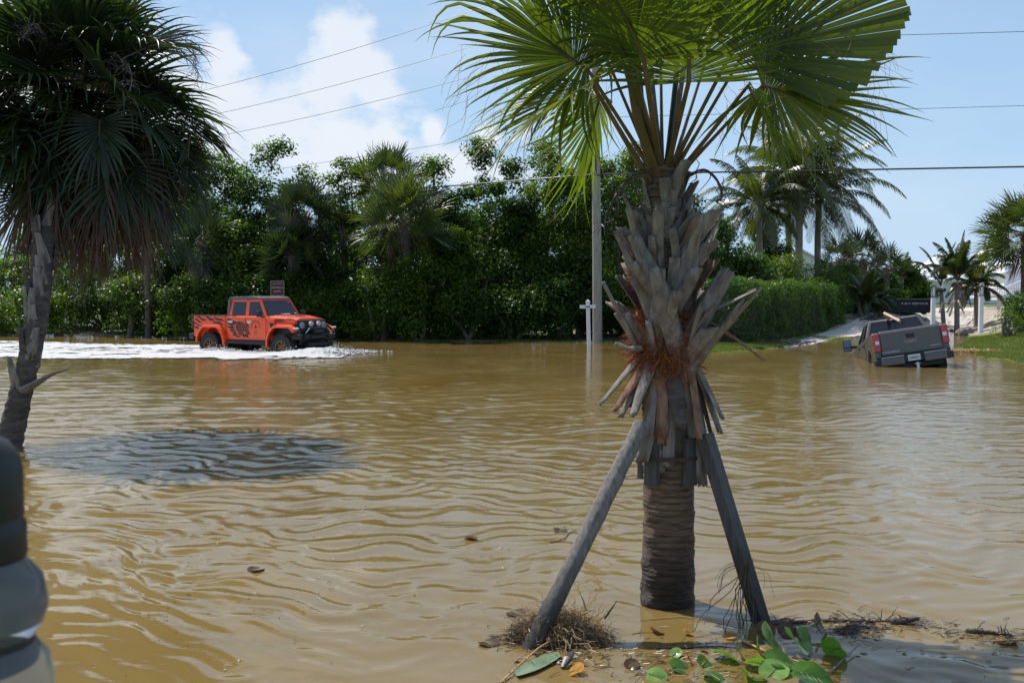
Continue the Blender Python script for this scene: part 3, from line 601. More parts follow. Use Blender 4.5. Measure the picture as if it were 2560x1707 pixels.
# ================================================================ HEDGES
def hedge(name,A,B,depth,h,label,zb,n=16000,leaf=.11,mat_='hedge',wobh=.42):
    """clipped hedge from ground point A to B (front edge), leaves on its faces"""
    A=Vector(A);B=Vector(B); L=(B-A).xy.length; ux=(B-A).xy.normalized(); uy=Vector((-ux.y,ux.x))
    t=thing(name,(A.x,A.y,zb),label,'hedge')
    m=int(n); s=rng.random(m)*L; q=rng.random(m)*depth; z=rng.random(m)*h; f=rng.random(m)
    top=h+wobh*(vnoise(s*.6,q*.6,4,3)-.5)*2+.12*vnoise(s*2.5,q*2.5,8,2)
    pf=L*h*1.1; pt=L*depth; pe=depth*h; pb=L*h*.4; tot=pf+pt+2*pe+pb; c=np.cumsum([pf,pt,pe,pe,pb])/tot
    nr=np.zeros((m,3)); jit=np.abs(rng.normal(size=m))*.16
    b=(vnoise(s*1.1+3,z*1.1,6,3)-.5)*.5
    k=f<c[0]; q[k]=jit[k]-b[k]; nr[k]=(-uy.x,-uy.y,.25)
    k=(f>=c[0])&(f<c[1]); z[k]=top[k]-jit[k]; nr[k]=(0,0,1)
    k=(f>=c[1])&(f<c[2]); s[k]=jit[k]+b[k]; nr[k]=(-ux.x,-ux.y,.25)
    k=(f>=c[2])&(f<c[3]); s[k]=L-jit[k]; nr[k]=(ux.x,ux.y,.25)
    k=(f>=c[3]); q[k]=depth-jit[k]; nr[k]=(uy.x,uy.y,.25)
    z=np.minimum(z,top)
    pos=np.stack([ux.x*s+uy.x*q,ux.y*s+uy.y*q,z],-1)
    tint=np.clip(.15+1.3*(vnoise(s*1.5,z*1.5+q,3,3)-.35)+rng.normal(size=m)*.15,0,1.2)
    link('foliage',leaves_np('foliage',pos,nr+rng.normal(size=(m,3))*.55,leaf*(.6+.8*rng.random(m)),M[mat_],tint,.6),t)
    P_=[];Nn=[];T_=[];Z_=[]
    for k in range(int(L*2.2)):
        s_=random.uniform(.2,L-.2); q_=random.uniform(.1,depth-.3); f_=random.random()<.45
        c_=ux*s_+uy*(0.05 if f_ else q_); zc_=random.uniform(.5,h-.3) if f_ else h-.05; rr_=random.uniform(.22,.5); m_=int(420*rr_)
        v_=nrm(rng.normal(size=(m_,3))); P_.append(v_*rr_*(rng.random((m_,1))**.3)+np.array([c_.x,c_.y,zc_])); Nn.append(v_+rng.normal(size=(m_,3))*.5+[0,0,.5]); T_.append(np.full(m_,random.gauss(.45,.25))+rng.normal(size=m_)*.15); Z_.append(leaf*(.6+.8*rng.random(m_)))
    link('shoots',leaves_np('shoots',np.concatenate(P_),np.concatenate(Nn),np.concatenate(Z_),M[mat_],np.clip(np.concatenate(T_),0,1.2),.6),t)
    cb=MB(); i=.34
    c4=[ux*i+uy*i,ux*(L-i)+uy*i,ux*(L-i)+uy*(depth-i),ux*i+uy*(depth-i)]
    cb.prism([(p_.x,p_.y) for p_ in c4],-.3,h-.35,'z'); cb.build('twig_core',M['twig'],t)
    return t
hedge('clipped_hedge',S(1872,38.6),S(2112,54),3.2,2.25,'big clipped green hedge beside the flooded road, right of the big palm',.1,46000,.10)
for (u,d,v,rx,lb,m_) in ((480,44.2,745,1.3,'low shrub in the water behind the tailgate of the orange pickup','leafA'),(560,43.9,735,1.2,'low shrub behind the cab of the orange pickup','leafA'),(650,43.6,720,1.3,'low dark shrub left of the brown sign','leafA'),(745,43.6,722,1.2,'low shrub just right of the brown sign','leafA'),(800,43.4,730,1.3,'low yellowish shrub above the hood of the orange pickup','leafB'),(960,43.2,700,1.5,'low yellow-green shrub at the foot of the bright cabbage palm','leafB'),(1050,43.1,690,1.5,'low bushy shrub right of the bright cabbage palm foot','leafB'),(1170,43.0,720,1.5,'low shrub standing in the water midway to the white signpost','leafA'),(1300,42.9,715,1.6,'low shrub left of the white signpost','leafA'),(1400,42.9,720,1.3,'low shrub behind the white signpost','leafA'),(1580,42.9,700,1.6,'low shrub between the utility pole and the big palm trunk','leafA'),(100,48,735,2.2,'low shrub on the rocky shore at the left','leafB'),(380,47,745,1.6,'low dark shrub on the shore left of the orange pickup','leafA')):
    bush_tree(u+random.uniform(-25,25),d+.9,zt(v-random.uniform(10,70),d),rx*1.25,1.2,lb,m_,clumps=46,z0=.25,leaf=.13,name='leafy_shrub',group='low shrubs along the shore',stems=5,cr=(.4,.8),taper=.6)
hedge('clipped_hedge',S(2505,45),S(2760,37),2.2,1.25,'low clipped hedge at the right edge above the lawn',.55,15000,.10)
bush_tree(2520,41,zt(772,41),.8,.6,'small bright shrub in front of the right edge hedge','leafB',clumps=14,z0=.2,leaf=.08,name='leafy_shrub',group='garden shrubs',cr=(.25,.4))
bush_tree(1960,52,zt(645,52),2.0,1.5,'yellowish bushy tree rising behind the clipped hedge','leafB',clumps=40,leaf=.12,name='leafy_tree',group='garden trees')
bush_tree(2045,56,zt(655,56),1.8,1.5,'sparse leafy tree behind the hedge below the coconut palms','hedge',clumps=34,leaf=.12,group='garden trees')
bush_tree(1880,50,zt(640,50),1.8,1.5,'dark leafy tree at the left end behind the clipped hedge','leafA',clumps=44,leaf=.13,group='garden trees')
bush_tree(1905,62,zt(560,62),2.6,1.5,'dark tree crown behind the coconut palm trunks','leafA',clumps=60,leaf=.16,group='garden trees')
bush_tree(2120,60,zt(690,60),2.0,1.5,'green tree behind the far end of the clipped hedge','leafA',clumps=44,leaf=.13,group='garden trees')
# coconut palms
coco(1995,60,zt(455,60),'tallest coconut palm with a thick pale trunk above the hedge',nf=34,L=5.0,bu=1996,r=.22,ll=1.05)
coco(2045,62,zt(500,62),'coconut palm leaning right of the tallest one with long hanging fronds',nf=30,L=5.0,bu=2052,r=.19,curve=-.15,ll=1.05)
coco(1893,58,zt(520,58),'shorter coconut palm with yellowing fronds left of the tallest one',nf=26,L=3.9,bu=1907,r=.18,ll=.85)
coco(1962,66,zt(430,66),'coconut palm with a thin dark trunk just behind the tallest one',nf=26,L=4.6,bu=1978,r=.18,ll=.95)
# right hand palms
sabal(2097,70,zt(655,70),1.55,'small round headed cabbage palm on a short swollen trunk beyond the hedge',nf=24,ndead=0,nseg=16,r=.2,group='distant cabbage palms',mat_='fan_dark',steps=4)
sabal(2157,72,zt(650,72),1.9,'greyish cabbage palm right of the small round headed palm',nf=26,ndead=2,nseg=16,r=.22,group='distant cabbage palms',mat_='fan_dark',steps=4)
sabal(2215,80,zt(670,80),1.6,'dark cabbage palm above the black dumpster',nf=22,ndead=0,nseg=14,r=.2,group='distant cabbage palms',mat_='fan_dark',steps=4)
sabal(2560,57,zt(590,57),2.5,'large full cabbage palm cut off by the right edge',nf=44,ndead=6,nseg=24,r=.2,mat_='fan_mid',group='distant cabbage palms')
for u,d,v,rx,lb in ((2190,82,700,2.6,'dark tree behind the black dumpster'),(2255,84,672,2.6,'dark tree with jagged top left of the white house'),(2272,86,690,1.2,'small dark tree nearest the white house'),(2140,78,715,2.2,'dark tree behind the teal bin')):
    bush_tree(u,d,zt(v,d),rx,1.6,lb,'leafA',clumps=54,leaf=.24,lpc=120,group='dark trees before the house',stems=8)
coco(2255,83,zt(690,83),'young coconut palm sticking out of the dark trees above the dumpster',nf=10,L=1.9,r=.12,ll=.5,els=(82,35),group='young coconut palms',deadn=0)
tA=coco(2392,57,zt(705,57),'young coconut palm propped by pale boards in front of the white house',nf=13,L=2.7,bu=2393,r=.14,ll=.55,els=(86,38),group='young coconut palms',deadn=2)
tB=coco(2352,58,zt(720,58),'half bare young coconut palm left of the propped one',nf=5,L=2.5,bu=2362,r=.12,ll=.35,els=(80,58),group='young coconut palms',deadn=0)
coco(2440,60,zt(720,60),'bushy young coconut palm nearest the right lantern post',nf=20,L=2.3,r=.12,ll=.55,group='young coconut palms',deadn=1,els=(80,-10))
for k,(u,v,d) in enumerate([(2160,745,57),(2185,755,58)]):
    t=coco(u,d,zt(v+10,d),['clumping areca palm with pale bent stems beside the teal bin','areca palm with hanging fronds above the pickup cab'][k],nf=16,L=1.7,bu=u+(-6 if k==0 else 4),r=.06,curve=.25,ll=.5,els=(80,5),group='areca palms',name='areca_palm',deadn=0)
    for q in range(3):
        a=q*2.1+k; MB().tube([(0,0,0),(math.cos(a)*.35,math.sin(a)*.2,.6),(math.cos(a)*.8,math.sin(a)*.3,1.25)],[.05,.045,.03],7).build('stem',M['cocotrunk'],t,True)
t=coco(1835,46,1.5,'low bright fan of young palm fronds between big palm and hedge',nf=16,L=1.3,r=.06,ll=.4,els=(70,5),group='areca palms',name='areca_palm',deadn=0)
# ================================================================ HERO PALM
B0=Vector((1.005,6.64,0))
hp=thing('cabbage_palm',B0,'big foreground cabbage palm with ringed trunk and criss-cross old leaf bases','palm tree')
def L_(u,v,d): return P(u,v,d)-B0
# ringed trunk: uneven growth rings as relief
def ringed(pts,rads,name,mat_,parent,ring=.026,amp=.0065,n=40,seed=5,zstep=.006):
    r_=np.random.default_rng(seed); V=[];F=[]; tot=sum((Vector(pts[i+1])-Vector(pts[i])).length for i in range(len(pts)-1)); m=int(tot/zstep)
    cum=[0]; 
    for i in range(len(pts)-1): cum.append(cum[-1]+(Vector(pts[i+1])-Vector(pts[i])).length)
    ph=0
    for i in range(m+1):
        s=i/m*tot; j=max(k for k in range(len(cum)-1) if cum[k]<=s+1e-6); f=(s-cum[j])/(cum[j+1]-cum[j])
        c=Vector(pts[j]).lerp(Vector(pts[j+1]),f); rr=rads[j]*(1-f)+rads[j+1]*f
        for k in range(n):
            a=2*math.pi*k/n
            w=s+.010*math.sin(a*2+1.3*math.sin(s*6))+.006*math.sin(a*5+s*23)
            sw=(w/ring+.6*math.sin(w*17)+.4*math.sin(w*41))%1.0
            bump=amp*(sw**.6)*(1+.7*math.sin(a*3+w*31))+amp*.7*math.sin(a*9+w*11)*math.sin(w*57+a*4)
            q=rr+bump+.008*math.sin(a*2+s*2.2)
            V.append((c.x+math.cos(a)*q,c.y+math.sin(a)*q,c.z))
    for i in range(m):
        for k in range(n):
            a=i*n+k;b=i*n+(k+1)%n; F.append((a,b,b+n,a+n))
    return link(name,mesh_np(name,V,F,M[mat_],True),parent)
ringed([(0,0,-.5),(0,0,.0),(0.005,0,.5),(.0,0,.9),(-.01,0,1.35),(-.03,.02,2.1),(-.05,.02,2.8)],[.165,.163,.150,.152,.165,.14,.10],'trunk','hero_bark',hp)
def boot(parent,a,z,r0,length,tilt,lean,w0,w1,mat_='boot',name='leaf_base',split=True,curl=.0,c=(0,0)):
    """one old leaf base: a channelled tapering board split at its foot, broken off raggedly at its end"""
    n=9; V=[];F=[]; cols=6
    for i in range(n+1):
        t=i/n; w=(w0*(1-t)+w1*t)*(1+.10*math.sin(t*5+a*7)); 
        h=t*length; outw=r0+math.sin(tilt)*h+curl*t*t
        zz=math.cos(tilt)*h-abs(curl)*t*t*.2
        th=.018*(1-.3*t)+.004
        for side in (0,1):
            for k in range(cols+1):
                s=(k/cols-.5)*2
                gap=0
                if split and t<.30 and abs(s)<.01: gap=-.05*(1-t/.3)
                rag=(random.uniform(-.5,.8)*.018 if i==n else 0)
                x=s*w; chan=-(s*s)*w*.35*(1-t*.5)
                yy=outw+chan+(th if side==0 else 0)*(1-abs(s)*.6)+gap
                V.append((x+lean*h,yy,zz+rag+(-.03*(1-s*s) if i==0 else 0)))
    st=2*(cols+1)
    for i in range(n):
        for k in range(cols):
            b=i*st+k; F.append((b,b+1,b+1+st,b+st)); b+=cols+1; F.append((b+1,b,b+st,b+1+st))
        b=i*st; F.append((b,b+st,b+st+cols+1,b+cols+1)); b=i*st+cols; F.append((b+st,b,b+cols+1,b+cols+1+st))
    b=n*st
    for k in range(cols): F.append((b+k,b+k+1,b+cols+2+k,b+cols+1+k))
    Mx=Matrix.Translation((c[0],c[1],z))@Matrix.Rotation(a-math.pi/2,4,'Z')
    V=[tuple(Mx@Vector(v)) for v in V]
    return link(name,mesh_np(name,V,F,M[mat_],False),parent)
# criss-cross boots: angle measured round the trunk, -pi/2 faces the viewer
random.seed(11)
k=0
for i in range(72):
    f=i/71; z=1.42+f*1.18; a=i*2.39996+random.uniform(-.15,.15)
    r0=.165-.045*f; ln=random.uniform(.30,.46)*(1-.25*f); tilt=R(random.uniform(7,17)+11*max(0,math.sin(f*5.2)))
    if f>.72: ln*=.7
    tilt=R(random.uniform(9,18)*(1-.62*f)+3)
    boot(hp,a,z,r0-.035,ln,tilt,(1 if i%2 else -1)*random.uniform(.45,1.0)*(1-.4*f),random.uniform(.075,.105)*(1-.3*f),random.uniform(.036,.055),'boot' if random.random()<.9 else 'boot_red',curl=random.uniform(-.01,.05),c=(-.03*f,.0))
# long outstanding ones seen on the silhouette
for (a,z,ln,ti,le,w0,w1) in ((R(195),1.50,.62,24,-.05,.05,.016),(R(-12),1.56,.62,40,.1,.075,.03),(R(8),1.82,.42,62,.1,.06,.035),(R(-28),1.50,.55,34,.05,.085,.03),(R(205),1.92,.5,22,.1,.06,.03),(R(-150),1.60,.55,12,-.5,.095,.045),(R(-75),1.56,.58,10,-.45,.10,.05),(R(-60),1.54,.62,11,.55,.09,.05),(R(-105),1.9,.46,12,.4,.08,.045),(R(10),2.2,.34,26,0,.06,.03),(R(170),2.35,.3,24,0,.05,.03),(R(-45),2.05,.45,20,.4,.07,.045),(R(-130),2.15,.40,24,-.3,.06,.03),(R(20),1.95,.5,18,.0,.05,.02),(R(-165),2.1,.45,22,-.3,.065,.035)):
    boot(hp,a,z,.165,ln,R(ti),le,w0,w1,'boot',curl=random.uniform(0,.05))
# hanging boots under the collar of fibre
for (a,z,ln,ti,le,w0,w1,mt) in ((R(-108),1.62,.66,4,.05,.055,.045,'boot_red'),(R(-128),1.60,.58,7,-.12,.055,.035,'boot_red'),(R(-95),1.56,.75,3,.02,.04,.03,'boot'),(R(-140),1.55,.52,12,-.1,.045,.03,'boot'),(R(-112),1.40,.62,2,.06,.045,.04,'boot'),(R(-60),1.60,.95,4,-.14,.045,.03,'boot'),(R(-48),1.58,.80,6,-.2,.05,.03,'boot'),(R(-75),1.52,.6,2,0,.04,.03,'bark'),(R(-25),1.62,.62,19,-.1,.04,.028,'boot'),(R(-15),1.6,.9,7,-.1,.045,.03,'boot'),(R(-165),1.56,.45,24,.15,.045,.022,'boot'),(R(-155),1.62,.50,32,.1,.055,.02,'boot_red'),(R(-175),1.6,.40,16,.1,.04,.02,'bark'),(R(-85),1.45,.5,2,.1,.05,.03,'bark'),(R(30),1.55,.6,9,0,.05,.03,'bark'),(R(120),1.55,.6,8,0,.05,.03,'bark'),(R(75),1.55,.7,8,0,.05,.03,'bark'),(R(-33),1.45,.55,5,0,.04,.03,'bark'),(R(-150),1.35,.45,6,0,.04,.03,'bark'),(R(-170),1.66,.55,38,.1,.045,.02,'boot'),(R(-145),1.62,.5,27,-.1,.05,.025,'boot'),(R(-20),1.6,.5,27,.1,.04,.02,'boot'),(R(-10),1.55,.75,14,0,.035,.015,'bark'),(R(-120),1.5,.66,9,.15,.045,.03,'boot'),(R(-100),1.58,.5,12,-.2,.05,.03,'bark'),(R(-35),1.6,.6,13,.2,.04,.025,'boot_red')):
    boot(hp,a,z,.15,ln*.86,R(180-ti),le,w0*1.35,w1*1.35,mt,name='hanging_leaf_base',split=False)
# long brown broken stalk sticking out to the right
MB().tube([L_(1760,800,6.62),L_(1800,822,6.6),L_(1850,855,6.55),L_(1912,902,6.5)],[.035,.026,.019,.011],8,flat=.5).build('broken_stalk',M['boot_red'],hp,True)
MB().tube([L_(1600,870,6.45),L_(1570,872,6.4),L_(1538,858,6.4)],[.03,.026,.02],8,flat=.6).build('broken_stalk',M['boot'],hp,True)
# rusty fibre
mb=MB()
for i in range(3600):
    a=random.gauss(R(-170),.5) if i%3 else random.gauss(R(-100),.6); z=random.choice((random.gauss(1.70,.10),random.gauss(1.60,.07),random.gauss(2.12,.04) if math.cos(a)<-.6 else random.gauss(1.7,.1))); r0=.17+random.random()*.03
    p0=Vector((math.cos(a)*r0,math.sin(a)*r0,z)); dr=Vector((math.cos(a)*.6+random.gauss(0,.5),math.sin(a)*.6+random.gauss(0,.5),random.gauss(.1,.8))).normalized(); ln=random.uniform(.05,.17)
    p1=p0+dr*ln*.5+Vector((0,0,random.uniform(-.02,.02))); p2=p1+(dr+Vector((random.gauss(0,.4),random.gauss(0,.4),-.2))).normalized()*ln*.5
    w=Vector((random.gauss(0,1),random.gauss(0,1),random.gauss(0,1))).normalized()*random.uniform(.0012,.004)
    b=len(mb.v); mb.v+=[tuple(p0-w),tuple(p0+w),tuple(p1+w),tuple(p1-w),tuple(p2)]; mb.f+=[(b,b+1,b+2,b+3),(b+3,b+2,b+4)]
cprop(mb.build('fibre',M['fibre'],hp),kind='stuff')
# grey wisps between the upper boots
mb=MB()
for i in range(700):
    a=random.random()*6.28; z=random.uniform(1.9,2.75); r0=.13+random.random()*.06
    p0=Vector((math.cos(a)*r0-.03,math.sin(a)*r0,z)); dr=Vector((math.cos(a)*.5+random.gauss(0,.5),math.sin(a)*.5+random.gauss(0,.5),random.gauss(.2,.8))).normalized(); ln=random.uniform(.05,.16)
    p2=p0+dr*ln; w=Vector((random.gauss(0,1),random.gauss(0,1),0)).normalized()*.0018
    b=len(mb.v); mb.v+=[tuple(p0-w),tuple(p0+w),tuple(p2)]; mb.f+=[(b,b+1,b+2)]
cprop(mb.build('dry_fibre',M['boot'],hp),kind='stuff')
# dead curled flower stalks
def stalk(pts,r,n,parent,mt='twig',tw=16,tl=.16):
    pts=[Vector(p) for p in pts]; mb=MB()
    # smooth
    q=[]
    for i in range(len(pts)-1):
        for s in range(4):
            t=s/4; p0=pts[max(i-1,0)];p1=pts[i];p2=pts[i+1];p3=pts[min(i+2,len(pts)-1)]
            q.append(.5*((2*p1)+(-p0+p2)*t+(2*p0-5*p1+4*p2-p3)*t*t+(-p0+3*p1-3*p2+p3)*t**3))
    q.append(pts[-1]); m=len(q)
    mb.tube(q,[r*(1-.6*k/m) for k in range(m)],6)
    for i in range(tw):
        s=random.randrange(2,m); a=q[s]; dr=Vector((random.gauss(0,1),random.gauss(0,1),random.gauss(-.3,1))).normalized(); pp=[a]
        for e in range(4):
            dr=(dr+Vector((random.gauss(0,.45),random.gauss(0,.45),random.gauss(0,.45)))).normalized(); pp.append(pp[-1]+dr*tl*random.uniform(.15,.35))
        mb.tube(pp,[r*.35,r*.3,r*.25,r*.2,r*.1],4)
    return mb.build('dead_flower_stalk',M[mt],parent,True)
stalk([L_(1722,440,6.5),L_(1760,425,6.4),L_(1792,450,6.3),L_(1805,490,6.3),L_(1790,505,6.3)],.011,0,hp)
stalk([L_(1620,430,6.5),L_(1580,440,6.4),L_(1545,480,6.3),L_(1515,540,6.25),L_(1512,590,6.2)],.008,0,hp,tw=26)
stalk([L_(1640,420,6.5),L_(1590,430,6.5),L_(1560,460,6.4),L_(1570,500,6.4)],.006,0,hp,tw=16)
# green crown
neck=lambda dx,dz=0: Vector((-.04+dx,.0,2.66+dz))
FR=[ # base dx, hub (u,v,d), axis target (u,v,d), L, droop, spread, cut, nseg
 (-.06,(1470,175,6.45),(1200,-20,6.35),1.05,.5,2.1,None,60,(.15,-1,.25)),
 (-.05,(1478,205,6.15),(1290,330,5.85),.95,.75,1.6,None,40),
 (-.05,(1500,240,6.7),(1440,470,6.8),.80,.35,1.5,None,34),
 (-.03,(1545,120,6.95),(1330,-60,7.4),1.0,.6,2.0,None,48),
 (-.02,(1610,150,6.05),(1500,-120,5.75),1.0,.75,1.8,None,50),
 (-.01,(1650,20,6.9),(1600,-300,7.0),1.0,.45,1.9,None,50),
 (.00,(1722,205,6.25),(1720,-160,6.15),1.05,.25,1.6,None,54,(0,-1,.1)),
 (.02,(1790,70,6.95),(1900,-200,7.2),1.0,.6,2.0,None,48),
 (.05,(1850,150,6.45),(2120,20,6.35),1.10,.0,1.05,.72,34,(.1,-1,.35)),
 (.05,(1905,215,6.35),(2090,260,6.3),.90,.4,2.1,None,54,(-.1,-1,.45)),
 (.04,(1870,215,6.15),(1960,400,6.05),.66,.6,1.3,None,26),
 (.01,(1700,90,7.4),(1720,-80,8.0),1.0,.6,2.0,None,44),
 (.02,(1850,90,6.3),(2000,-120,6.0),.95,.5,1.6,None,40),
 (-.03,(1520,-60,7.3),(1330,-260,7.9),1.05,.6,2.0,None,36),
 (-.02,(1600,-120,7.6),(1560,-330,8.4),1.05,.6,2.0,None,36),
 (.0,(1760,-150,7.5),(1850,-330,8.2),1.05,.6,2.0,None,36),
 (-.03,(1540,0,6.0),(1420,-150,5.4),1.0,.7,2.0,None,40),
 (-.04,(1480,60,6.6),(1260,-160,6.6),1.0,.5,1.7,None,44),
]
for i,fr_ in enumerate(FR):
    dx,h,ax,Ln,dr,spd,cut,ns=fr_[:8]
    hub=L_(*h); axis=L_(*ax)-hub
    if cut is None: Ln*=.86
    add_frond(hp,neck(dx,random.uniform(-.05,.1)),hub,axis,Ln,'fan',Vector(fr_[8]) if len(fr_)>8 else None,nseg=ns,droop=dr,spread=spd,cut=cut,pet=.017,steps=12,rag=.14 if cut is None else .02,join=.38 if cut is None else .95,costa=.22,vee=.25)
# cut-off stumps of stalks and the upright young spears
for (u,v,d,dx) in ((1565,138,6.4,-.03),(1590,60,6.6,0)):
    MB().tube([neck(dx),L_((u+1640)/2-12,(v+430)/2,d),L_(u,v,d)],[.045,.03,.024],8,flat=.6).build('cut_leaf_stalk',M['petiole'],hp,True)
for (u,v,d) in ((1690,-120,6.6),(1715,-60,6.7)):
    MB().tube([neck(0),L_(1690,200,6.6),L_(u,v,d)],[.03,.035,.004],8,flat=.5).build('spear_leaf',M['fan'],hp,True)
# pale thread-like filaments hanging off the blades
mb=MB()
for i in range(150):
    q=L_(random.choice((random.uniform(1150,1560),random.uniform(1780,2230))),random.uniform(60,330),random.uniform(6.1,6.9)); dr=Vector(((1 if q.x>-.0 else -1)*random.uniform(.2,.8),random.gauss(0,.2),-.6)); pp=[q]
    for e in range(6): dr=(dr+Vector((random.gauss(0,.3),random.gauss(0,.3),random.gauss(-.15,.3)))).normalized(); pp.append(pp[-1]+dr*.055)
    mb.tube(pp,.0011,3,False)
cprop(mb.build('leaf_threads',M['straw'],hp),kind='stuff')
# collar of battens held by a strap
bc=thing('batten_collar',B0+Vector((0,0,.85)),'collar of wooden blocks strapped round the foreground palm trunk','tree support')
for a,zc,h in ((R(-132),.09,.30),(R(-52),.09,.30),(R(40),.09,.3),(R(140),.09,.3)):
    MB().box((math.cos(a)*.185,math.sin(a)*.185,zc),(.045,.095,h),(0,0,a)).build('batten',M['darkwood'],bc,bevel=.004)
mb=MB(); mb.lathe([(.212,.10),(.216,.10),(.216,.125),(.212,.125),(.212,.10)],36); mb.build('strap',mat('rusty_strap',(.05,.03,.025),.6),bc,True)
def support(A,Bp,r,label,matn,square=False):
    A=Vector(A);Bp=Vector(Bp); t=thing('support_pole',A,label,'pole')
    n=22; d=(Bp-A); pts=[];rad=[]
    for k in range(n+1):
        s=k/n; pts.append(d*s+Vector((random.gauss(0,.002),random.gauss(0,.002),0))); rad.append(r*(1.05-.12*s)*(1+random.gauss(0,.02)))
    if not square:
        MB().tube(pts,rad,14).build('post',M[matn],t,True,angle=60)
    else:
        q=d.to_track_quat('Z','Y').to_matrix().to_4x4(); mb=MB(); L=d.length
        for k in range(1): mb.add([(-r,-r*.6,0),(r,-r*.6,0),(r,r*.6,0),(-r,r*.6,0),(-r,-r*.6,L),(r,-r*.6,L),(r,r*.6,L),(-r,r*.6,L)],[(0,3,2,1),(4,5,6,7),(0,1,5,4),(1,2,6,5),(2,3,7,6),(3,0,4,7)],q)
        mb.build('post',M[matn],t,bevel=.006)
    return t
dA=P(1318,1640,5.78)-P(1605,1060,6.36)
support(P(1318,1640,5.78)+dA*.12,P(1605,1060,6.36),.054,'round weathered grey log leaning against the left of the palm trunk','drywood')
dA=P(1905,1560,6.25)-P(1762,1085,6.5)
support(P(1905,1560,6.25)+dA*.15,P(1762,1085,6.5),.058,'dark squared timber propping the right side of the palm trunk','darkwood',True)
# vine snagged on the right prop
vn=MB()
for i in range(16):
    q=P(1868+random.gauss(0,5),1410+random.gauss(0,10),6.1); pp=[q]; dr=Vector((random.gauss(0,.15),0,-1))
    for e in range(9):
        dr=(dr+Vector((random.gauss(0,.22),random.gauss(0,.15),0))).normalized(); dr.z=-abs(dr.z); pp.append(pp[-1]+dr*.055)
    vn.tube(pp,.0025,4)
for i in range(10):
    q=P(1868,1420,6.1); pp=[q]; dr=Vector((random.choice((-1,1)),random.gauss(0,.4),.8)).normalized()
    for e in range(9): dr=(dr+Vector((random.gauss(0,.2),random.gauss(0,.1),-.3))).normalized(); pp.append(pp[-1]+dr*.03)
    vn.tube(pp,.0012,3)
vo=vn.build('snagged_vine',mat('brown_vine',(.07,.055,.03),.7)); cprop(vo,'thin brown vine hanging from the right prop down to the water','vine')
# ================================================================ LEANING PALM, LEFT
d0=13.4; b=P(20,1118,d0); b.z=0
lp=thing('cabbage_palm',b,'large leaning cabbage palm in the water at the left edge, shaggy dark crown','palm tree')
Q=lambda u,v,d: P(u,v,d)-b
tp_=[Q(5,1180,13.4),Q(22,1110,13.4),Q(45,1010,13.4),Q(72,900,13.4),Q(92,800,13.4),Q(103,700,13.6),Q(112,600,13.9),Q(135,500,14.3),Q(175,400,14.7)]
ringed(tp_,[.17,.155,.14,.135,.14,.125,.12,.13,.12],'trunk','bark',lp,ring=.06,amp=.01,n=24,zstep=.012)
sn=MB(); sn.tube([Q(60,975,13.3),Q(95,955,13.25),Q(130,935,13.2),Q(172,923,13.2)],[.11,.075,.04,.012],8,flat=.5); sn.build('broken_leaf_base',M['boot'],lp,True,angle=60)
random.seed(5)
for i in range(34):
    s=random.uniform(2.3,6.5) if i<22 else random.uniform(6,8); j=min(int(s),7); c=Vector(tp_[j]).lerp(Vector(tp_[j+1]),s-j)
    boot(lp,random.random()*6.28 if i%2 else random.uniform(-2.8,-.4),c.z,.14,random.uniform(.22,.4),R(random.uniform(2,8)),random.uniform(-.3,.3),.07,.04,random.choice(('boot','bark')),c=(c.x,c.y))
cc=Q(190,270,15.0)
random.seed(9)
for k in range(84):
    ph=k*2.39996+.4; el=R(86)-(k/84)**.95*R(146)+random.gauss(0,.12)
    dr=Vector((math.cos(ph)*math.cos(el),math.sin(ph)*math.cos(el),math.sin(el)))
    hub=cc+dr*1.1*random.uniform(.4,1.15)+Vector((0,0,.1))
    add_frond(lp,cc+dr*.1-Vector((0,0,.3)),hub,(dr*1.0+Vector((random.gauss(0,.25),random.gauss(0,.25),-.55))),random.uniform(.88,1.3),'fan_dark',Vector((dr.x*.3+random.gauss(0,.4),dr.y*.3+random.gauss(0,.4),1)),.016,nseg=34,droop=random.uniform(.8,1.4),spread=1.9,steps=8,vee=.3,rag=.16)
for (u,v,d,l_,n_) in ((95,400,12.9,.95,6),(150,390,12.8,.9,5),(265,440,13.0,1.15,6),(215,460,13.4,1.1,6),(300,450,13.3,1.1,6),(420,400,13.6,.8,4),(380,380,13.2,.9,3),(75,440,13.6,.9,2),(330,420,13.2,.9,3),(470,360,13.4,.7,2)):
    for q in range(n_):
        hub=Q(u+random.uniform(-22,22),v+random.uniform(-45,15),d+1.25+random.uniform(-.2,.4)); l_*=1.12; ph=random.random()*6.28
        add_frond(lp,cc-Vector((0,0,.3)),hub,(random.gauss(0,.12),random.gauss(0,.12),-1),min(l_,1.2)*random.uniform(.95,1.3),'fan_dead' if (u<400) else 'fan_mid',(math.cos(ph),math.sin(ph),.1),.016,'boot',name='dead_frond',nseg=24,steps=7,spread=.55,droop=.5,join=.3,rag=.2)
for (u,v,d,au,av) in ((375,330,13.2,480,470),(430,290,13.4,560,380),(350,410,13.1,420,560),(440,380,13.6,520,520),(300,400,12.8,300,560),(60,380,12.9,-20,520),(120,340,12.7,90,500),(20,300,13.2,-90,430),(390,450,13.6,440,600),(250,300,12.5,240,470),(180,260,12.6,120,420),(330,250,12.7,420,380),(320,500,14.0,360,640),(60,480,13.8,20,620)):
    d+=1.4; hub=Q(u,v,d); add_frond(lp,cc,hub,Q(au,av,d-.2)-hub,random.uniform(.85,1.05),'fan_dark',None,.016,nseg=34,droop=.9,spread=1.8,steps=8,vee=.3,rag=.16)
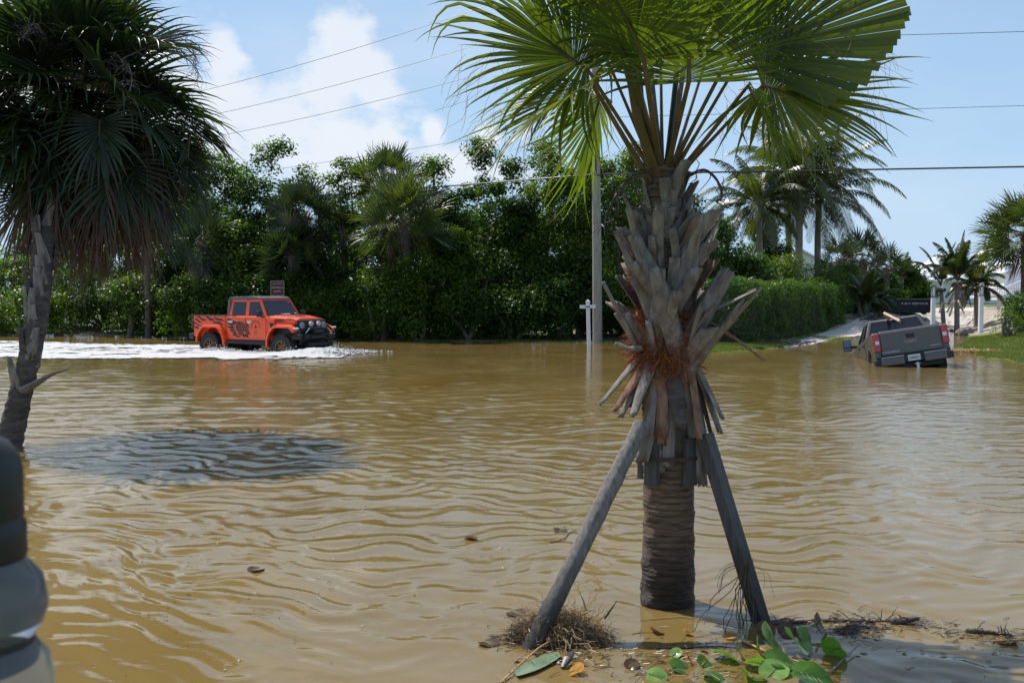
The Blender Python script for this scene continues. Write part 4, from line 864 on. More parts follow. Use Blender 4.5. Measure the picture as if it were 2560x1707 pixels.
for (pts) in ([(250,230,13),(310,160,12.7),(330,200,12.5),(310,260,12.4)],[(300,150,13),(400,110,12.9),(470,140,12.8),(500,190,12.8)],[(120,120,13),(90,60,12.7),(60,90,12.5)],[(330,110,13),(430,90,13),(480,120,13),(490,170,13)]):
    stalk([Q(q[0],q[1],q[2]+1.3) for q in pts],.008,0,lp,mt='boot',tw=60,tl=.30)
# ================================================================ VEHICLES
paint_o=mat('orange_red_paint',(.88,.085,.012),.35,var=.03,coat=.35); paint_g=mat('dark_grey_metallic',(.115,.112,.102),.42,metal=.25,var=.08,coat=.15)
blk=mat('black_plastic',(.018,.018,.02),.5,var=.1); decal=mat('matte_black_vinyl',(.012,.012,.014),.55,var=.05)
hard=mat('grey_hardtop',(.10,.105,.115),.5,var=.08); tyre=mat('black_tyre',(.02,.02,.02),.75,var=.2,bump=.3); bronze=mat('bronze_rim',(.20,.13,.075),.4,metal=.6,var=.1)
wglass=mat('tinted_glass',(.012,.015,.022),.04,var=.05,spec=.6); red_l=mat('red_lamp_glass',(.42,.006,.010),.15,var=.05,coat=.8); white_l=mat('clear_lamp',(.75,.75,.78),.15,var=.03,coat=.5)
chrome=mat('chrome',(.7,.7,.72),.15,metal=1,var=.03); silver=mat('satin_silver',(.45,.45,.47),.3,metal=.8,var=.03)
def text(body,size,matn,parent,Mx,name='lettering',ext=.004,bold=True,sx=1.0,shear=0):
    cu=bpy.data.curves.new(name,'FONT'); cu.body=body; cu.size=size; cu.extrude=ext; cu.align_x='CENTER'; cu.align_y='CENTER'; cu.resolution_u=2; cu.offset=size*.018 if bold else 0; cu.shear=shear
    tmp=bpy.data.objects.new('tmp',cu); C.objects.link(tmp); dg=bpy.context.evaluated_depsgraph_get(); dg.update()
    me=bpy.data.meshes.new_from_object(tmp.evaluated_get(dg)); bpy.data.objects.remove(tmp); me.name=name
    me.transform(Mx@Matrix.Diagonal((sx,1,1,1))); me.materials.clear(); me.materials.append(matn)
    return link(name,me,parent)
def arch(cx,cz,r,n=10,a0=180,a1=0): return [(cx+r*math.cos(R(a0+(a1-a0)*k/n)),cz+r*math.sin(R(a0+(a1-a0)*k/n))) for k in range(n+1)]
def wheel(parent,loc,r,w,side,rim,knob=True):
    t=bpy.data.objects.new('wheel',None); C.objects.link(t); t.parent=parent; t.location=loc
    mb=MB(); h=w/2
    mb.lathe([(r*.56,-h*.9),(r*.80,-h),(r*.95,-h*.9),(r,-h*.6),(r,h*.6),(r*.95,h*.9),(r*.80,h),(r*.56,h*.9),(r*.56,-h*.9)],32,axis='y')
    if knob:
        for k in range(26):
            a=2*math.pi*k/26
            for s in (-1,1): mb.box((math.cos(a+s*.05)*r,s*h*.72,math.sin(a+s*.05)*r),(.045,h*.5,.07),(0,-a,0))
            mb.box((math.cos(a+.12)*r,0,math.sin(a+.12)*r),(.035,h*.6,.06),(0,-a,0))
    mb.build('tyre',tyre,t,True,angle=40)
    mb=MB(); o=side*h
    mb.lathe([(r*.55,-h*.9),(r*.57,o*.95),(r*.50,o*.93),(r*.48,o*.35),(r*.12,o*.30),(r*.10,o*.6),(0.001,o*.62)],28,axis='y')
    for k in range(8):
        a=2*math.pi*k/8; mb.box((math.cos(a)*r*.30,o*.62,math.sin(a)*r*.30),(r*.42,.035,r*.10),(0,-a,0))
    for k in range(16):
        a=2*math.pi*k/16; mb.box((math.cos(a)*r*.53,o*.97,math.sin(a)*r*.53),(.022,.02,.022),(0,-a,0))
    mb.build('rim',rim,t,True,angle=35)
    return t
# ---------------- orange pickup ----------------
ot=thing('pickup_truck',(TRK.x,TRK.y,-.30),'orange-red lifted off-road pickup with torn black flag decal driving through floodwater','pickup truck',rot=(0,R(-.4),-TH))
W=.80; XF,XR=1.78,-1.71; ZW=.47
# cab tub (doors inset later), profile in x,z
cab=[(-1.02,.72),(-1.02,1.50),(.92,1.50),(1.02,1.46),(1.02,.80),(.95,.72)]
MB().prism(cab,-W,W).build('cab_body',paint_o,ot,bevel=.025)
# greenhouse frame: pillars + header
def pillar(a,b_,y,th=.05,wd=.08):
    return (a,b_,y,th,wd)
fr=MB()
for s in (-1,1):
    y0=s*.765; y1=s*.665
    def bar(x0,z0,x1,z1,w):
        n_=[(x0-w/2,z0),(x0+w/2,z0),(x1+w/2,z1),(x1-w/2,z1)]
        yy=lambda z: y0+(y1-y0)*(z-1.50)/.58
        vs=[(x,yy(z)-s*.0,z) for x,z in n_]+[(x,yy(z)-s*.06,z) for x,z in n_]
        fr.add(vs,[(0,1,2,3),(7,6,5,4),(0,4,5,1),(1,5,6,2),(2,6,7,3),(3,7,4,0)])
    bar(.90,1.48,.50,2.08,.11); bar(-.02,1.48,-.04,2.08,.16); bar(-.84,1.48,-.80,2.08,.12)
    bar(-.15,2.0,-.15,2.08,1.45)
    bar(.0,1.47,.0,1.53,1.75)
fr.box((.47,0,2.05),(.12,1.34,.075))
fr.box((.93,0,1.50),(.14,1.50,.06))
fr.build('cab_frame',paint_o,ot,bevel=.015)
hb=MB(); hb.prism([(-1.03,1.5),(-.90,1.5),(-.86,2.05),(-.97,2.05)],-.75,.75); hb.build('hardtop_corner',hard,ot,bevel=.02)
rf=MB(); rf.prism([(-.99,2.075),(-.99,2.13),(-.85,2.165),(0,2.185),(.42,2.165),(.52,2.12),(.52,2.09)],-.685,.685); ro=rf.build('hardtop_roof',hard,ot,bevel=.03,seg=3)
# windows
def pane(pts,name='side_window',m=wglass,parent=ot):
    return MB().quad(*pts).build(name,m,parent)
for s in (-1,1):
    yy=lambda z,i=.018: s*((.765+(.665-.765)*(z-1.5)/.58)-i)
    for (xa,xb,xc,xd) in ((-.77,-.11,-.13,-.745),(.05,.86,.50,.045)):
        pane([(xa,yy(1.53),1.53),(xb,yy(1.53),1.53),(xc,yy(2.0),2.0),(xd,yy(2.0),2.0)])
ws=MB().quad((.955,-.70,1.53),(.955,.70,1.53),(.535,.60,2.05),(.535,-.60,2.05)).build('windshield',wglass,ot)
pane([(-1.036,-.62,1.62),(-1.036,.62,1.62),(-.98,.58,2.02),(-.98,-.58,2.02)],'rear_window')
wp=MB()
for s in (-.25,.35): wp.tube([(.99,s,1.53),(.93,s+.28,1.62)],.008,5)
wp.build('wiper',blk,ot)
st=MB(); st.box((.93,.55,1.60),(.005,.10,.05),(0,R(-40),0)); st.box((.60,.52,1.99),(.005,.03,.03),(0,R(-40),0)); st.box((.92,.1,1.585),(.004,.42,.03),(0,R(-40),0)); st.build('windshield_sticker',white_l,ot)
# roof pillar trim strips front edges of windshield: done by frame. hood
hd=MB(); hd.add([(1.0,-.74,1.50),(1.0,.74,1.50),(2.18,.60,1.42),(2.18,-.60,1.42),(1.0,-.78,1.28),(1.0,.78,1.28),(2.18,.64,1.16),(2.18,-.64,1.16),(1.6,-.50,1.535),(1.6,.50,1.535),(1.02,.46,1.55),(1.02,-.46,1.55),(2.16,-.42,1.455),(2.16,.42,1.455)],
 [(0,4,7,3),(1,2,6,5),(3,7,6,2),(4,5,6,7),(0,1,5,4),(11,10,9,8),(8,9,13,12),(0,11,8,12,3),(1,2,13,9,10),(12,13,2,3),(0,1,10,11)])
hd.build('hood',paint_o,ot,bevel=.02,seg=3)
MB().add([(1.25,-.26,1.555),(1.25,.26,1.555),(1.75,.20,1.525),(1.75,-.20,1.525),(1.85,0,1.515)],[(0,3,4,2,1)]).build('hood_decal',decal,ot)
# front inner body and fenders
fb=MB(); fb.prism([(1.0,.75),(1.0,1.30),(2.22,1.18),(2.22,.85),(2.1,.7)],-.66,.66); fb.build('engine_bay',blk,ot)
sd_=MB()
for s in (-1,1):
    sd_.prism([(1.0,.74),(1.0,1.46),(1.32,1.44),(1.30,1.15),(1.20,.95),(1.17,.74)],s*.70,s*.79)
    sd_.prism([(1.30,1.22),(1.30,1.42),(2.16,1.36),(2.16,1.25),(1.6,1.25)],s*.64,s*.70)
sd_.build('fender_panel',paint_o,ot,bevel=.01)
MB().add([(1.08,-.796,1.30),(1.30,-.796,1.30),(1.17,-.796,1.02)],[(0,1,2)]).build('fender_vent',decal,ot)
# bed
bed=MB()
bp_=[(-2.70,.80),(-2.70,1.52),(-1.06,1.52),(-1.06,.74),(-1.20,.74)]+[(p_[0],max(p_[1],.74)) for p_ in arch(XR,.62,.55,10,0,180)]+[(-2.35,.80)]
for s in (-1,1): bed.prism(bp_,s*.66,s*.80)
bed.box((-2.66,0,1.16),(.09,1.32,.72)); bed.box((-1.10,0,1.14),(.06,1.32,.70))
bed.box((-1.88,0,.90),(1.6,1.32,.05))
bed.build('bed',paint_o,ot,bevel=.02)
br=MB(); 
for s in (-1,1): br.box((-1.88,s*.74,1.532),(1.62,.13,.03))
br.box((-1.75,0,1.50),(1.3,1.3,.06)); br.build('bed_cover',blk,ot,bevel=.01)
# flares
def flare(cx,cz,r,s,a0,a1,ext,m,name='fender_flare'):
    mb=MB(); n=16; V=[];F=[]
    for k in range(n+1):
        a=R(a0+(a1-a0)*k/n); fl=1.0
        for (rr,yy) in ((r,.78),(r+.012,.965),(r+.075,.95),(r+.12,.80)):
            # flat-topped arch
            x=cx+rr*math.cos(a)*1.08; z=cz+min(rr*math.sin(a),(r*.86+(rr-r))) 
            V.append((x,s*yy,z))
    for k in range(n):
        for q in range(3): b_=k*4+q; F.append((b_,b_+1,b_+5,b_+4))
    mb.add(V,F); o_=mb.build(name,m,ot,True,angle=50); md=o_.modifiers.new('t','SOLIDIFY'); md.thickness=.02; return o_
for s in (-1,1):
    flare(XR,.60,.60,s,178,-8,0,paint_o); flare(XF,.62,.60,s,190,38,0,paint_o)
    lin=MB(); lin.prism([(XF-.60,.75)]+arch(XF,.62,.58,10,180,0)+[(XF+.60,.75),(XF+.45,1.26),(XF-.45,1.26)],s*.60,s*.68); lin.build('wheel_liner',blk,ot)
    # marker light on front of flare
    MB().box((XF+.60,s*.86,1.135),(.07,.20,.045),(0,R(15),0)).build('turn_signal',white_l,ot,bevel=.008)
    wheel(ot,(XF,s*.83,ZW),.47,.31,s,bronze); wheel(ot,(XR,s*.83,ZW),.47,.31,s,bronze)
# doors
for s in (-1,1):
    for (x0,x1) in ((-.93,-.05),(-.02,.93)):
        pts=[(x0,.80),(x0,1.485),(x1,1.485),(x1,.80)] if x0>-.5 else [(x0+.02,.98),(x0,1.12),(x0,1.485),(x1,1.485),(x1,.80),(x0+.22,.80)]
        dr=MB().prism(pts,s*.798,s*.822).build('door',paint_o,ot,bevel=.012)
        hx=x0+.17
        MB().box((hx,s*.845,1.33),(.17,.025,.03)).box((hx,s*.828,1.33),(.20,.012,.07)).build('door_handle',chrome if s<0 else blk,dr,bevel=.006)
        for z in (1.30,.97): MB().box((x1-.01,s*.832,z),(.10,.03,.05)).build('hinge',paint_o,dr,bevel=.008)
sm=MB().prism([(-1.05,.62),(-1.05,.74),(1.15,.74),(1.1,.62)],-.78,.78).build('sill',blk,ot,bevel=.01)
rs=MB()
for s in (-1,1): rs.tube([(-1.0,s*.86,.63),(1.05,s*.86,.63)],.045,8)
rs.build('side_step',blk,ot)
mi=MB()
for s in (-1,1):
    mi.box((.83,s*1.00,1.60),(.09,.20,.20)); mi.box((.86,s*.86,1.50),(.05,.18,.05))
mi.build('mirror',blk,ot,bevel=.02)
# grille
gr=MB(); gr.prism([(2.18,.90),(2.18,1.40),(2.25,1.39),(2.29,1.15),(2.27,.90)],-.62,.62); go=gr.build('grille',decal,ot,bevel=.015)
sl_=MB()
for k in range(7): sl_.box((2.285,(k-3)*.105,1.16),(.02,.06,.32),(0,R(-4),0))
sl_.build('grille_slot',blk,go,bevel=.008)
for s in (-1,1):
    hl=MB(); hl.lathe([(.001,.0),(.085,.005),(.105,.0),(.115,-.03)],20,Matrix.Translation((2.30,s*.49,1.22))@Matrix.Rotation(R(90),4,'Y')); hl.build('headlight',mat('headlight_lens',(.25,.26,.28),.1,var=.1,coat=1),ot,True)
    fl=MB(); fl.lathe([(.001,.02),(.055,.015),(.085,.0),(.085,-.05),(.05,-.06)],20,Matrix.Translation((2.40,s*.17,1.27))@Matrix.Rotation(R(90),4,'Y')); fo_=fl.build('spot_lamp',white_l,ot,True)
    q=MB()
    for k in range(6): q.box((2.425,s*.17+math.cos(k*1.047)*.045,1.27+math.sin(k*1.047)*.045),(.006,.012,.03),(-k*1.047,0,0))
    q.build('lamp_bar',blk,fo_)
# bumper with hoop, tow hooks and dark crossmembers
bu=MB(); bu.prism([(2.25,.74),(2.25,.94),(2.50,.94),(2.57,.88),(2.57,.80),(2.45,.72)],-.62,.62); bu.box((2.40,0,.60),(.25,.9,.12))
for s in (-1,1): bu.box((2.34,s*.74,.85),(.34,.24,.16),(0,0,s*R(-22)))
bo=bu.build('front_bumper',decal,ot,bevel=.03)
hp_=MB(); hp_.tube([(2.50,-.52,.98),(2.50,-.36,1.13),(2.50,.36,1.13),(2.50,.52,.98)],.03,8); hp_.build('bumper_hoop',blk,bo,True)
for s in (-1,1): MB().tube([(2.545,s*.60,.97),(2.545,s*.42,1.13)],.016,6).build('hoop_end_glint',chrome,bo)
w_=MB(); w_.lathe([(.07,-.22),(.07,.22)],14,Matrix.Translation((2.50,0,1.02)),axis='y',close=True)
for s in (-1,1): w_.box((2.62,s*.38,.86),(.06,.04,.09)); 
w_.build('winch',blk,bo)
ub=MB(); ub.box((0,0,.62),(4.3,.9,.18)); ub.box((XF,0,.45),(.14,1.4,.14)); ub.box((XR,0,.45),(.14,1.4,.14)); ub.box((2.0,0,.78),(.5,1.2,.4)); ub.build('chassis',blk,ot)
rb=MB(); rb.prism([(-2.95,.72),(-2.95,.90),(-2.70,.92),(-2.70,.72)],-.82,.82); rb.build('rear_bumper',blk,ot,bevel=.03)
for s in (-1,1):
    MB().box((-2.74,s*.74,1.22),(.12,.18,.30)).build('tail_light',blk,ot,bevel=.02); MB().box((-2.805,s*.74,1.22),(.01,.13,.22)).build('tail_lamp_glass',red_l,ot)
# flag decal: torn stripes and stars on the right side
fd=MB(); Y=-.8265
def poly(pts,y=Y): fd.quad(*[(x,y,z) for x,z in pts])
def stripe(x0,z0,x1,z1,h,y=Y,seed=0,xcap=None):
    rr=random.Random(seed); n=7; up=[];dn=[]
    for k in range(n+1):
        t=k/n; x=x0+(x1-x0)*t; z=z0+(z1-z0)*t+.018*math.sin(t*7+seed)
        hh=h*(.25+.75*math.sin(math.pi*min(1,max(.05,t*1.15)))**.6)*.5; up.append((x,z+hh+rr.uniform(-.006,.006))); dn.append((x,z-hh+rr.uniform(-.006,.006)))
    for k in range(n): poly([dn[k],dn[k+1],up[k+1],up[k]],y)
yb=-.8035
for i,(x0,z0,x1,z1,h) in enumerate([(-2.63,1.40,-2.25,1.28,.08),(-2.50,1.49,-2.0,1.34,.08),(-2.05,1.49,-1.55,1.33,.09),(-1.65,1.47,-1.08,1.32,.08),(-1.7,1.33,-1.08,1.22,.07),(-2.62,1.13,-2.38,1.06,.09),(-2.66,1.26,-2.3,1.17,.06)]):
    stripe(x0,z0,x1,z1,h,yb,i)
for i,(x0,z0,x1,z1,h) in enumerate([(-.93,1.40,-.35,1.26,.10),(-.93,1.28,-.52,1.21,.08),(-.93,1.17,-.50,1.10,.08),(-.80,1.05,-.48,1.02,.08),(-.72,.96,-.40,.92,.07),(-.68,.87,-.25,.83,.06)]):
    stripe(x0,z0,x1,z1,h,Y,i+20)
# dark canton with knocked-out stars: orange star polygons stand just proud of it
cn=[(-.50,1.24),(-.36,1.34),(-.18,1.31),(-.02,1.36),(.10,1.24),(.17,1.10),(.06,1.14),(.16,.96),(.21,.88),(.08,.93),(.12,.78),(-.02,.84),(-.1,.80),(-.22,.88),(-.34,.86),(-.42,.98),(-.49,1.08)]
poly(cn)
fdo=fd.build('flag_decal',decal,ot)
stb=MB()
for r_ in range(5):
    for c_ in range(5):
        sx=-.40+c_*.105+(r_%2)*.05; sz=1.25-r_*.082
        if sx>.08: continue
        pts=[(sx+ (.034 if k%2==0 else .015)*math.sin(k*math.pi/5), Y-.002, sz+(.034 if k%2==0 else .015)*math.cos(k*math.pi/5)) for k in range(10)]
        stb.quad(*pts)
stb.build('flag_stars',paint_o,fdo)
TX=lambda x,y,z,rz=0: Matrix.Translation((x,y,z))@Matrix.Rotation(R(90),4,'X')@Matrix.Rotation(R(rz),4,'Z')
text('RUBICON',.145,decal,ot,Matrix.Translation((1.66,-.716,1.385))@Matrix.Rotation(R(-3.2),4,'Y')@Matrix.Rotation(R(6.5),4,'Z')@Matrix.Rotation(R(90),4,'X'),sx=1.35,ext=.002)
text('JEEP',.07,decal,ot,TX(1.08,-.797,.92),ext=.002,sx=1.2)
# round crest on the front door
cr=MB(); 
ring=[]
for k in range(40):
    a=2*math.pi*k/40; a2=2*math.pi*(k+1)/40
    if 200<math.degrees(a)<340: continue
    for r0,r1 in ((.22,.228),(.165,.170)): cr.quad((.46+r0*math.cos(a),Y,1.16+r0*math.sin(a)),(.46+r1*math.cos(a),Y,1.16+r1*math.sin(a)),(.46+r1*math.cos(a2),Y,1.16+r1*math.sin(a2)),(.46+r0*math.cos(a2),Y,1.16+r0*math.sin(a2)))
for k in range(10):
    a=R(10+k*18); cr.quad(*[(.46+q[0],Y,1.16+q[1]) for q in ((.18*math.cos(a),.18*math.sin(a)),(.21*math.cos(a),.21*math.sin(a)),(.21*math.cos(a+.12),.21*math.sin(a+.12)),(.18*math.cos(a+.12),.18*math.sin(a+.12)))])
cr.add([(.46,Y,1.26),(.40,Y,1.10),(.46,Y,1.13),(.52,Y,1.10)],[(0,1,2,3)])
for k,wd in enumerate((.20,.14,.16,.10,.06)): cr.box((.46,Y,1.03-k*.033),(wd,.001,.009))
cr.build('door_crest',decal,ot)
# ---------------- grey pickup, nose down in the flooded ditch ----------------
gt=thing('pickup_truck',(0,0,0),'dark grey pickup stranded nose down in floodwater, seen from behind','pickup truck')
yaw=R(90-12.5); gt.rotation_euler=(R(-9.2),R(7.5),yaw)
Rm=Euler((R(-9.2),R(7.5),yaw)).to_matrix()
gt.location=P(2271,819,28.2)-Rm@Vector((-2.85,0,1.42))
W=.96
prof=[(-2.82,.72),(-2.84,1.36),(-2.80,1.40),(-.93,1.40),(-.93,.55),(-1.28,.55)]+arch(-1.80,.52,.50,12,0,180)+[(-2.32,.66)]
bd=MB()
for s in (-1,1): bd.prism(prof,s*.80,s*W)
bd.box((-.98,0,1.05),(.08,1.6,.66)); bd.box((-1.85,0,.82),(1.7,1.6,.06)); bd.box((-2.2,s*0,.62),(1,1.5,.2))
bd.build('bed',paint_g,gt,bevel=.03)
for s in (-1,1):
    for cx in (-1.80,1.85):
        mb=MB(); n=14; V=[];F=[]
        for k in range(n+1):
            a=R(185-190*k/n)
            for rr,yy in ((.50,.955),(.52,.985),(.58,.965)): V.append((cx+rr*math.cos(a),s*yy,.52+rr*math.sin(a)))
        for k in range(n):
            for q in range(2): b_=k*3+q; F.append((b_,b_+1,b_+4,b_+3))
        mb.add(V,F); mb.build('wheel_arch',paint_g,gt,True)
        wheel(gt,(cx,s*.82,.42),.42,.27,s,silver,False)
lower=[(-.92,.50),(-.92,1.38),(1.30,1.36),(2.65,1.22),(2.85,1.05),(2.85,.50),(2.38,.50)]+arch(1.85,.52,.50,10,0,180)+[(1.3,.5)]
cb=MB(); cb.prism(lower,-W,W); cb.build('cab_body',paint_g,gt,bevel=.05,seg=3)
# greenhouse, narrower at the top
def frustum(mb,xs0,xs1,y0,y1,z0,z1):
    mb.add([(xs0[0],-y0,z0),(xs0[1],-y0,z0),(xs0[1],y0,z0),(xs0[0],y0,z0),(xs1[0],-y1,z1),(xs1[1],-y1,z1),(xs1[1],y1,z1),(xs1[0],y1,z1)],[(0,3,2,1),(4,5,6,7),(0,1,5,4),(1,2,6,5),(2,3,7,6),(3,0,4,7)])
rfm=MB(); frustum(rfm,(-.60,.62),(-.50,.45),.73,.66,1.875,1.945); rfm.build('roof',paint_g,gt,bevel=.03,seg=3)
for s in (-1,1):
    pl=MB()
    for (xa,xb,w) in ((-.86,-.58,.12),(.15,.10,.09),(1.25,.60,.10)):
        vs=[(xa-w/2,s*.92,1.36),(xa+w/2,s*.92,1.36),(xb+w/2,s*.72,1.90),(xb-w/2,s*.72,1.90)]; vs2=[(x,y-s*.10,z) for x,y,z in vs]
        pl.add(vs+vs2,[(0,1,2,3),(7,6,5,4),(0,4,5,1),(1,5,6,2),(2,6,7,3),(3,7,4,0)])
    pl.add([(-.62,s*.73,1.86),(.64,s*.73,1.86),(.64,s*.72,1.91),(-.62,s*.72,1.91),(-.62,s*.6,1.86),(.64,s*.6,1.86),(.64,s*.6,1.91),(-.62,s*.6,1.91)],[(0,1,2,3),(7,6,5,4),(0,4,5,1),(1,5,6,2),(2,6,7,3),(3,7,4,0)])
    pl.build('cab_side_frame',paint_g,gt,bevel=.015)
pass
pane([(-.92,-.84,1.36),(-.92,.84,1.36),(-.625,.66,1.86),(-.625,-.66,1.86)],'rear_window',parent=gt)
for s in (-1,1):
    for (a0,a1,c0,c1) in ((-.80,.12,-.52,.08),(.19,1.20,.14,.56)):
        pane([(a0,s*.905,1.38),(a1,s*.905,1.38),(c1,s*.725,1.86),(c0,s*.725,1.86)],parent=gt)
pane([(1.33,-.84,1.37),(1.33,.84,1.37),(.66,.64,1.88),(.66,-.64,1.88)],'windshield',parent=gt)
hb_=MB(); hb_.box((-.655,0,1.885),(.05,.46,.05)); ho=hb_.build('high_brake_light',white_l,gt,bevel=.01)
for y in (-.17,0,.17): MB().box((-.685,y,1.885),(.012,.09,.045)).build('brake_lamp_glass',red_l,ho)
# tailgate
tg=MB(); tg.prism([(-2.86,.74),(-2.88,1.0),(-2.88,1.36),(-2.84,1.42),(-2.78,1.42),(-2.78,.74)],-.78,.78); tgo=tg.build('tailgate',paint_g,gt,bevel=.02,seg=3)
MB().box((-2.885,0,1.205),(.02,.22,.11)).build('tailgate_handle',blk,tgo,bevel=.012)
rot=Matrix.Rotation(R(-90),4,'Z')@Matrix.Rotation(R(90),4,'X')
def TB(x,y,z): return Matrix.Translation((x,y,z))@rot
text('GMC',.095,red_l,tgo,TB(-2.886,0,1.05),sx=1.6,ext=.004,bold=False); text('GMC',.105,silver,tgo,TB(-2.884,0,1.05),sx=1.45,ext=.003)
text('DURAMAX',.055,silver,tgo,TB(-2.884,.55,.83),sx=1.7,ext=.003); text('DENALI',.05,silver,tgo,TB(-2.884,-.60,.86),sx=1.5,ext=.003)
text('ducks',.08,white_l,gt,Matrix.Translation((-.902,-.60,1.43))@Matrix.Rotation(R(0),4,'Y')@rot@Matrix.Rotation(R(-30),4,'X'),sx=1.2,ext=.001,bold=False)
for s in (-1,1):
    tl=MB().prism([(-2.90,.88),(-2.905,1.36),(-2.62,1.36),(-2.66,.88)],s*.80,s*.975).build('tail_light',red_l,gt,bevel=.015)
    MB().box((-2.91,s*.87,1.12),(.012,.10,.10)).build('reversing_lamp',white_l,tl,bevel=.004)
# bumper in three pieces
bmo=bpy.data.objects.new('rear_bumper',None); C.objects.link(bmo); bmo.parent=gt
for s in (-1,1): MB().prism([(-3.02,s*.26),(-3.00,s*.80),(-2.78,s*1.0),(-2.62,s*1.0),(-2.78,s*.26)],.46,.68,'z').build('bumper_corner',paint_g,bmo,bevel=.02)
bb=MB(); bb.box((-2.90,0,.60),(.12,.54,.2)); bb.box((-2.84,0,.70),(.22,1.9,.05)); 
for s in (-1,1): bb.box((-2.83,s*.93,.55),(.22,.16,.18))
bb.build('bumper_insert',blk,bmo,bevel=.01)
cs=MB()
for s in (-1,1): cs.box((-3.0,s*.55,.69),(.03,.58,.018))
cs.build('bumper_edge',silver,bmo)
lpl=MB().box((-2.975,0,.60),(.01,.32,.16)).build('licence_plate',mat('plate_white',(.62,.72,.70),.4,var=.05),gt,bevel=.004)
text('Z0R R57',.10,mat('plate_green',(.03,.14,.10),.5),lpl,TB(-2.982,0,.59),sx=.75,ext=.001)
ox=MB(); ox.lathe([(.001,0),(.022,0)],12,Matrix.Translation((-2.984,0,.60))@Matrix.Rotation(R(-90),4,'Y')); ox.build('plate_orange',mat('plate_orange',(.6,.18,.02),.5),lpl)
ht=MB(); ht.box((-2.98,-.05,.36),(.12,.07,.20)); ht.box((-3.02,-.05,.30),(.05,.10,.03)); ht.box((-3.02,-.05,.42),(.05,.16,.02)); ht.build('tow_hitch',silver,gt,bevel=.005)
ub=MB(); ub.box((0,0,.46),(5.0,1.1,.22)); ub.box((-1.8,0,.42),(.16,1.5,.16)); ub.box((-2.5,0,.42),(.5,1.5,.14)); ub.build('chassis',blk,gt)
for s in (-1,1):
    mr_=MB(); mr_.tube([(1.05,s*.90,1.34),(1.04,s*1.12,1.36)],.045,8); mro=mr_.build('mirror',blk,gt,True); 
    mh=MB(); mh.box((1.03,s*1.24,1.42),(.11,.24,.36)); mh.build('mirror_housing',blk,mro,bevel=.03,seg=3); MB().box((.972,s*1.24,1.47),(.006,.20,.20)).box((.972,s*1.24,1.30),(.006,.20,.08)).build('mirror_glass',mat('mirror_glass',(.10,.12,.15),.12,metal=.9,var=.02),mro)
for s in (-1,1):
    for (x0,x1) in ((-.90,.16),(.18,1.28)):
        do=MB().prism([(x0+(.15 if x0<0 else 0),.58),(x0,.9),(x0,1.33),(x1,1.33),(x1,.58)],s*.955,s*.972).build('door',paint_g,gt,bevel=.01)
        MB().box((x0+.16,s*.99,1.22),(.2,.03,.035)).build('door_handle',blk,do,bevel=.008)
    MB().tube([(-.8,s*1.02,.44),(1.25,s*1.02,.44)],.045,8).build('side_step',silver,gt,True)
# pale plank sticking up over the cab (carried in the bed)
pk=MB().tube([Vector((0,0,0)),P(2211,783,31)-P(2250,803,28.9)],[.045,.045],4).build('plank',mat('raw_lumber',(.50,.34,.21),.8),None); pk.location=P(2250,803,28.9)
cprop(pk,'pale raw plank sticking up beyond the grey pickup cab','plank')
# ================================================================ UTILITY POLE, WIRES, SIGNS
pb=P(1494,859,42); pb.z=-.3
up=thing('utility_pole',pb,'tall grey wooden utility pole standing at the flooded tree wall','utility pole')
MB().tube([(0,0,0),(-.04,0,4),(-.10,0,8),(-.18,0,15.9)],[.20,.185,.165,.13],16).build('pole',M['pole'],up,True)
hw=MB(); hw.lathe([(.17,-.03),(.19,-.03),(.19,.03),(.17,.03)],16,Matrix.Translation((-.08,0,7.0))); hw.lathe([(.16,-.03),(.18,-.03),(.18,.03),(.16,.03)],16,Matrix.Translation((-.1,0,8.8)))
hw.box((-.3,0,8.8),(.2,.04,.04)); hw.build('bracket',M['wire'],up)
MB().box((-.16,0,14.3),(.12,.12,.10)).box((-.16,0,14.3),(.10,2.2,.10)).build('crossarm',M['pole'],up)
def wire(zp,r,sagL,sagR,label,off=0):
    A=Vector((pb.x-.1,42+off,zp)); Lf=Vector((-60,81,zp)); Rt=Vector((70,29.0,zp)); pts=[]
    for k in range(41):
        s=k/40; q=Lf.lerp(A,s); q.z-=sagL*4*s*(1-s); pts.append(q)
    for k in range(1,31):
        s=k/30; q=A.lerp(Rt,s); q.z-=sagR*4*s*(1-s); pts.append(q)
    base=pts[40].copy(); o_=MB().tube([q-base for q in pts],r,5,False).build('power_line',M['wire'],None,True); o_.location=base
    cprop(o_,label,'cable',group='overhead cables strung from the utility pole')
wire(6.75,.034,.25,.1,'thickest and lowest overhead cable crossing in front of the treetops')
wire(9.0,.009,1.35,.1,'thin overhead wire next above the thick cable')
wire(12.0,.011,2.5,.5,'thin overhead wire third from the bottom across the cloud')
wire(13.6,.011,2.9,.6,'thin overhead wire second from the top across the cloud',.9)
wire(14.7,.011,3.0,.6,'topmost thin overhead wire across the cloud',-.9)
# white signpost
sb_=P(1473,876,37); sb_.z=-.25; sc=37/2600
sp_=thing('street_signpost',sb_,'white square post with a horizontal white name board, standing in the water','sign post',rot=(0,R(-1.5),0))
MB().box((0,0,.95),(.13,.13,1.9)).build('post',M['white'],sp_,bevel=.01)
cpz=MB(); cpz.box((0,0,1.93),(.15,.15,.06)); cpz.box((0,0,1.98),(.13,.13,.06),top=.3); cpz.build('cap',M['white'],sp_)
ab=MB().box((-.02,-.075,1.76),(.56,.03,.12)).build('name_board',M['white'],sp_,bevel=.006)
MB().box((-.02,-.0925,1.76),(.16,.004,.04)).build('lettering_strip',M['twig'],ab)
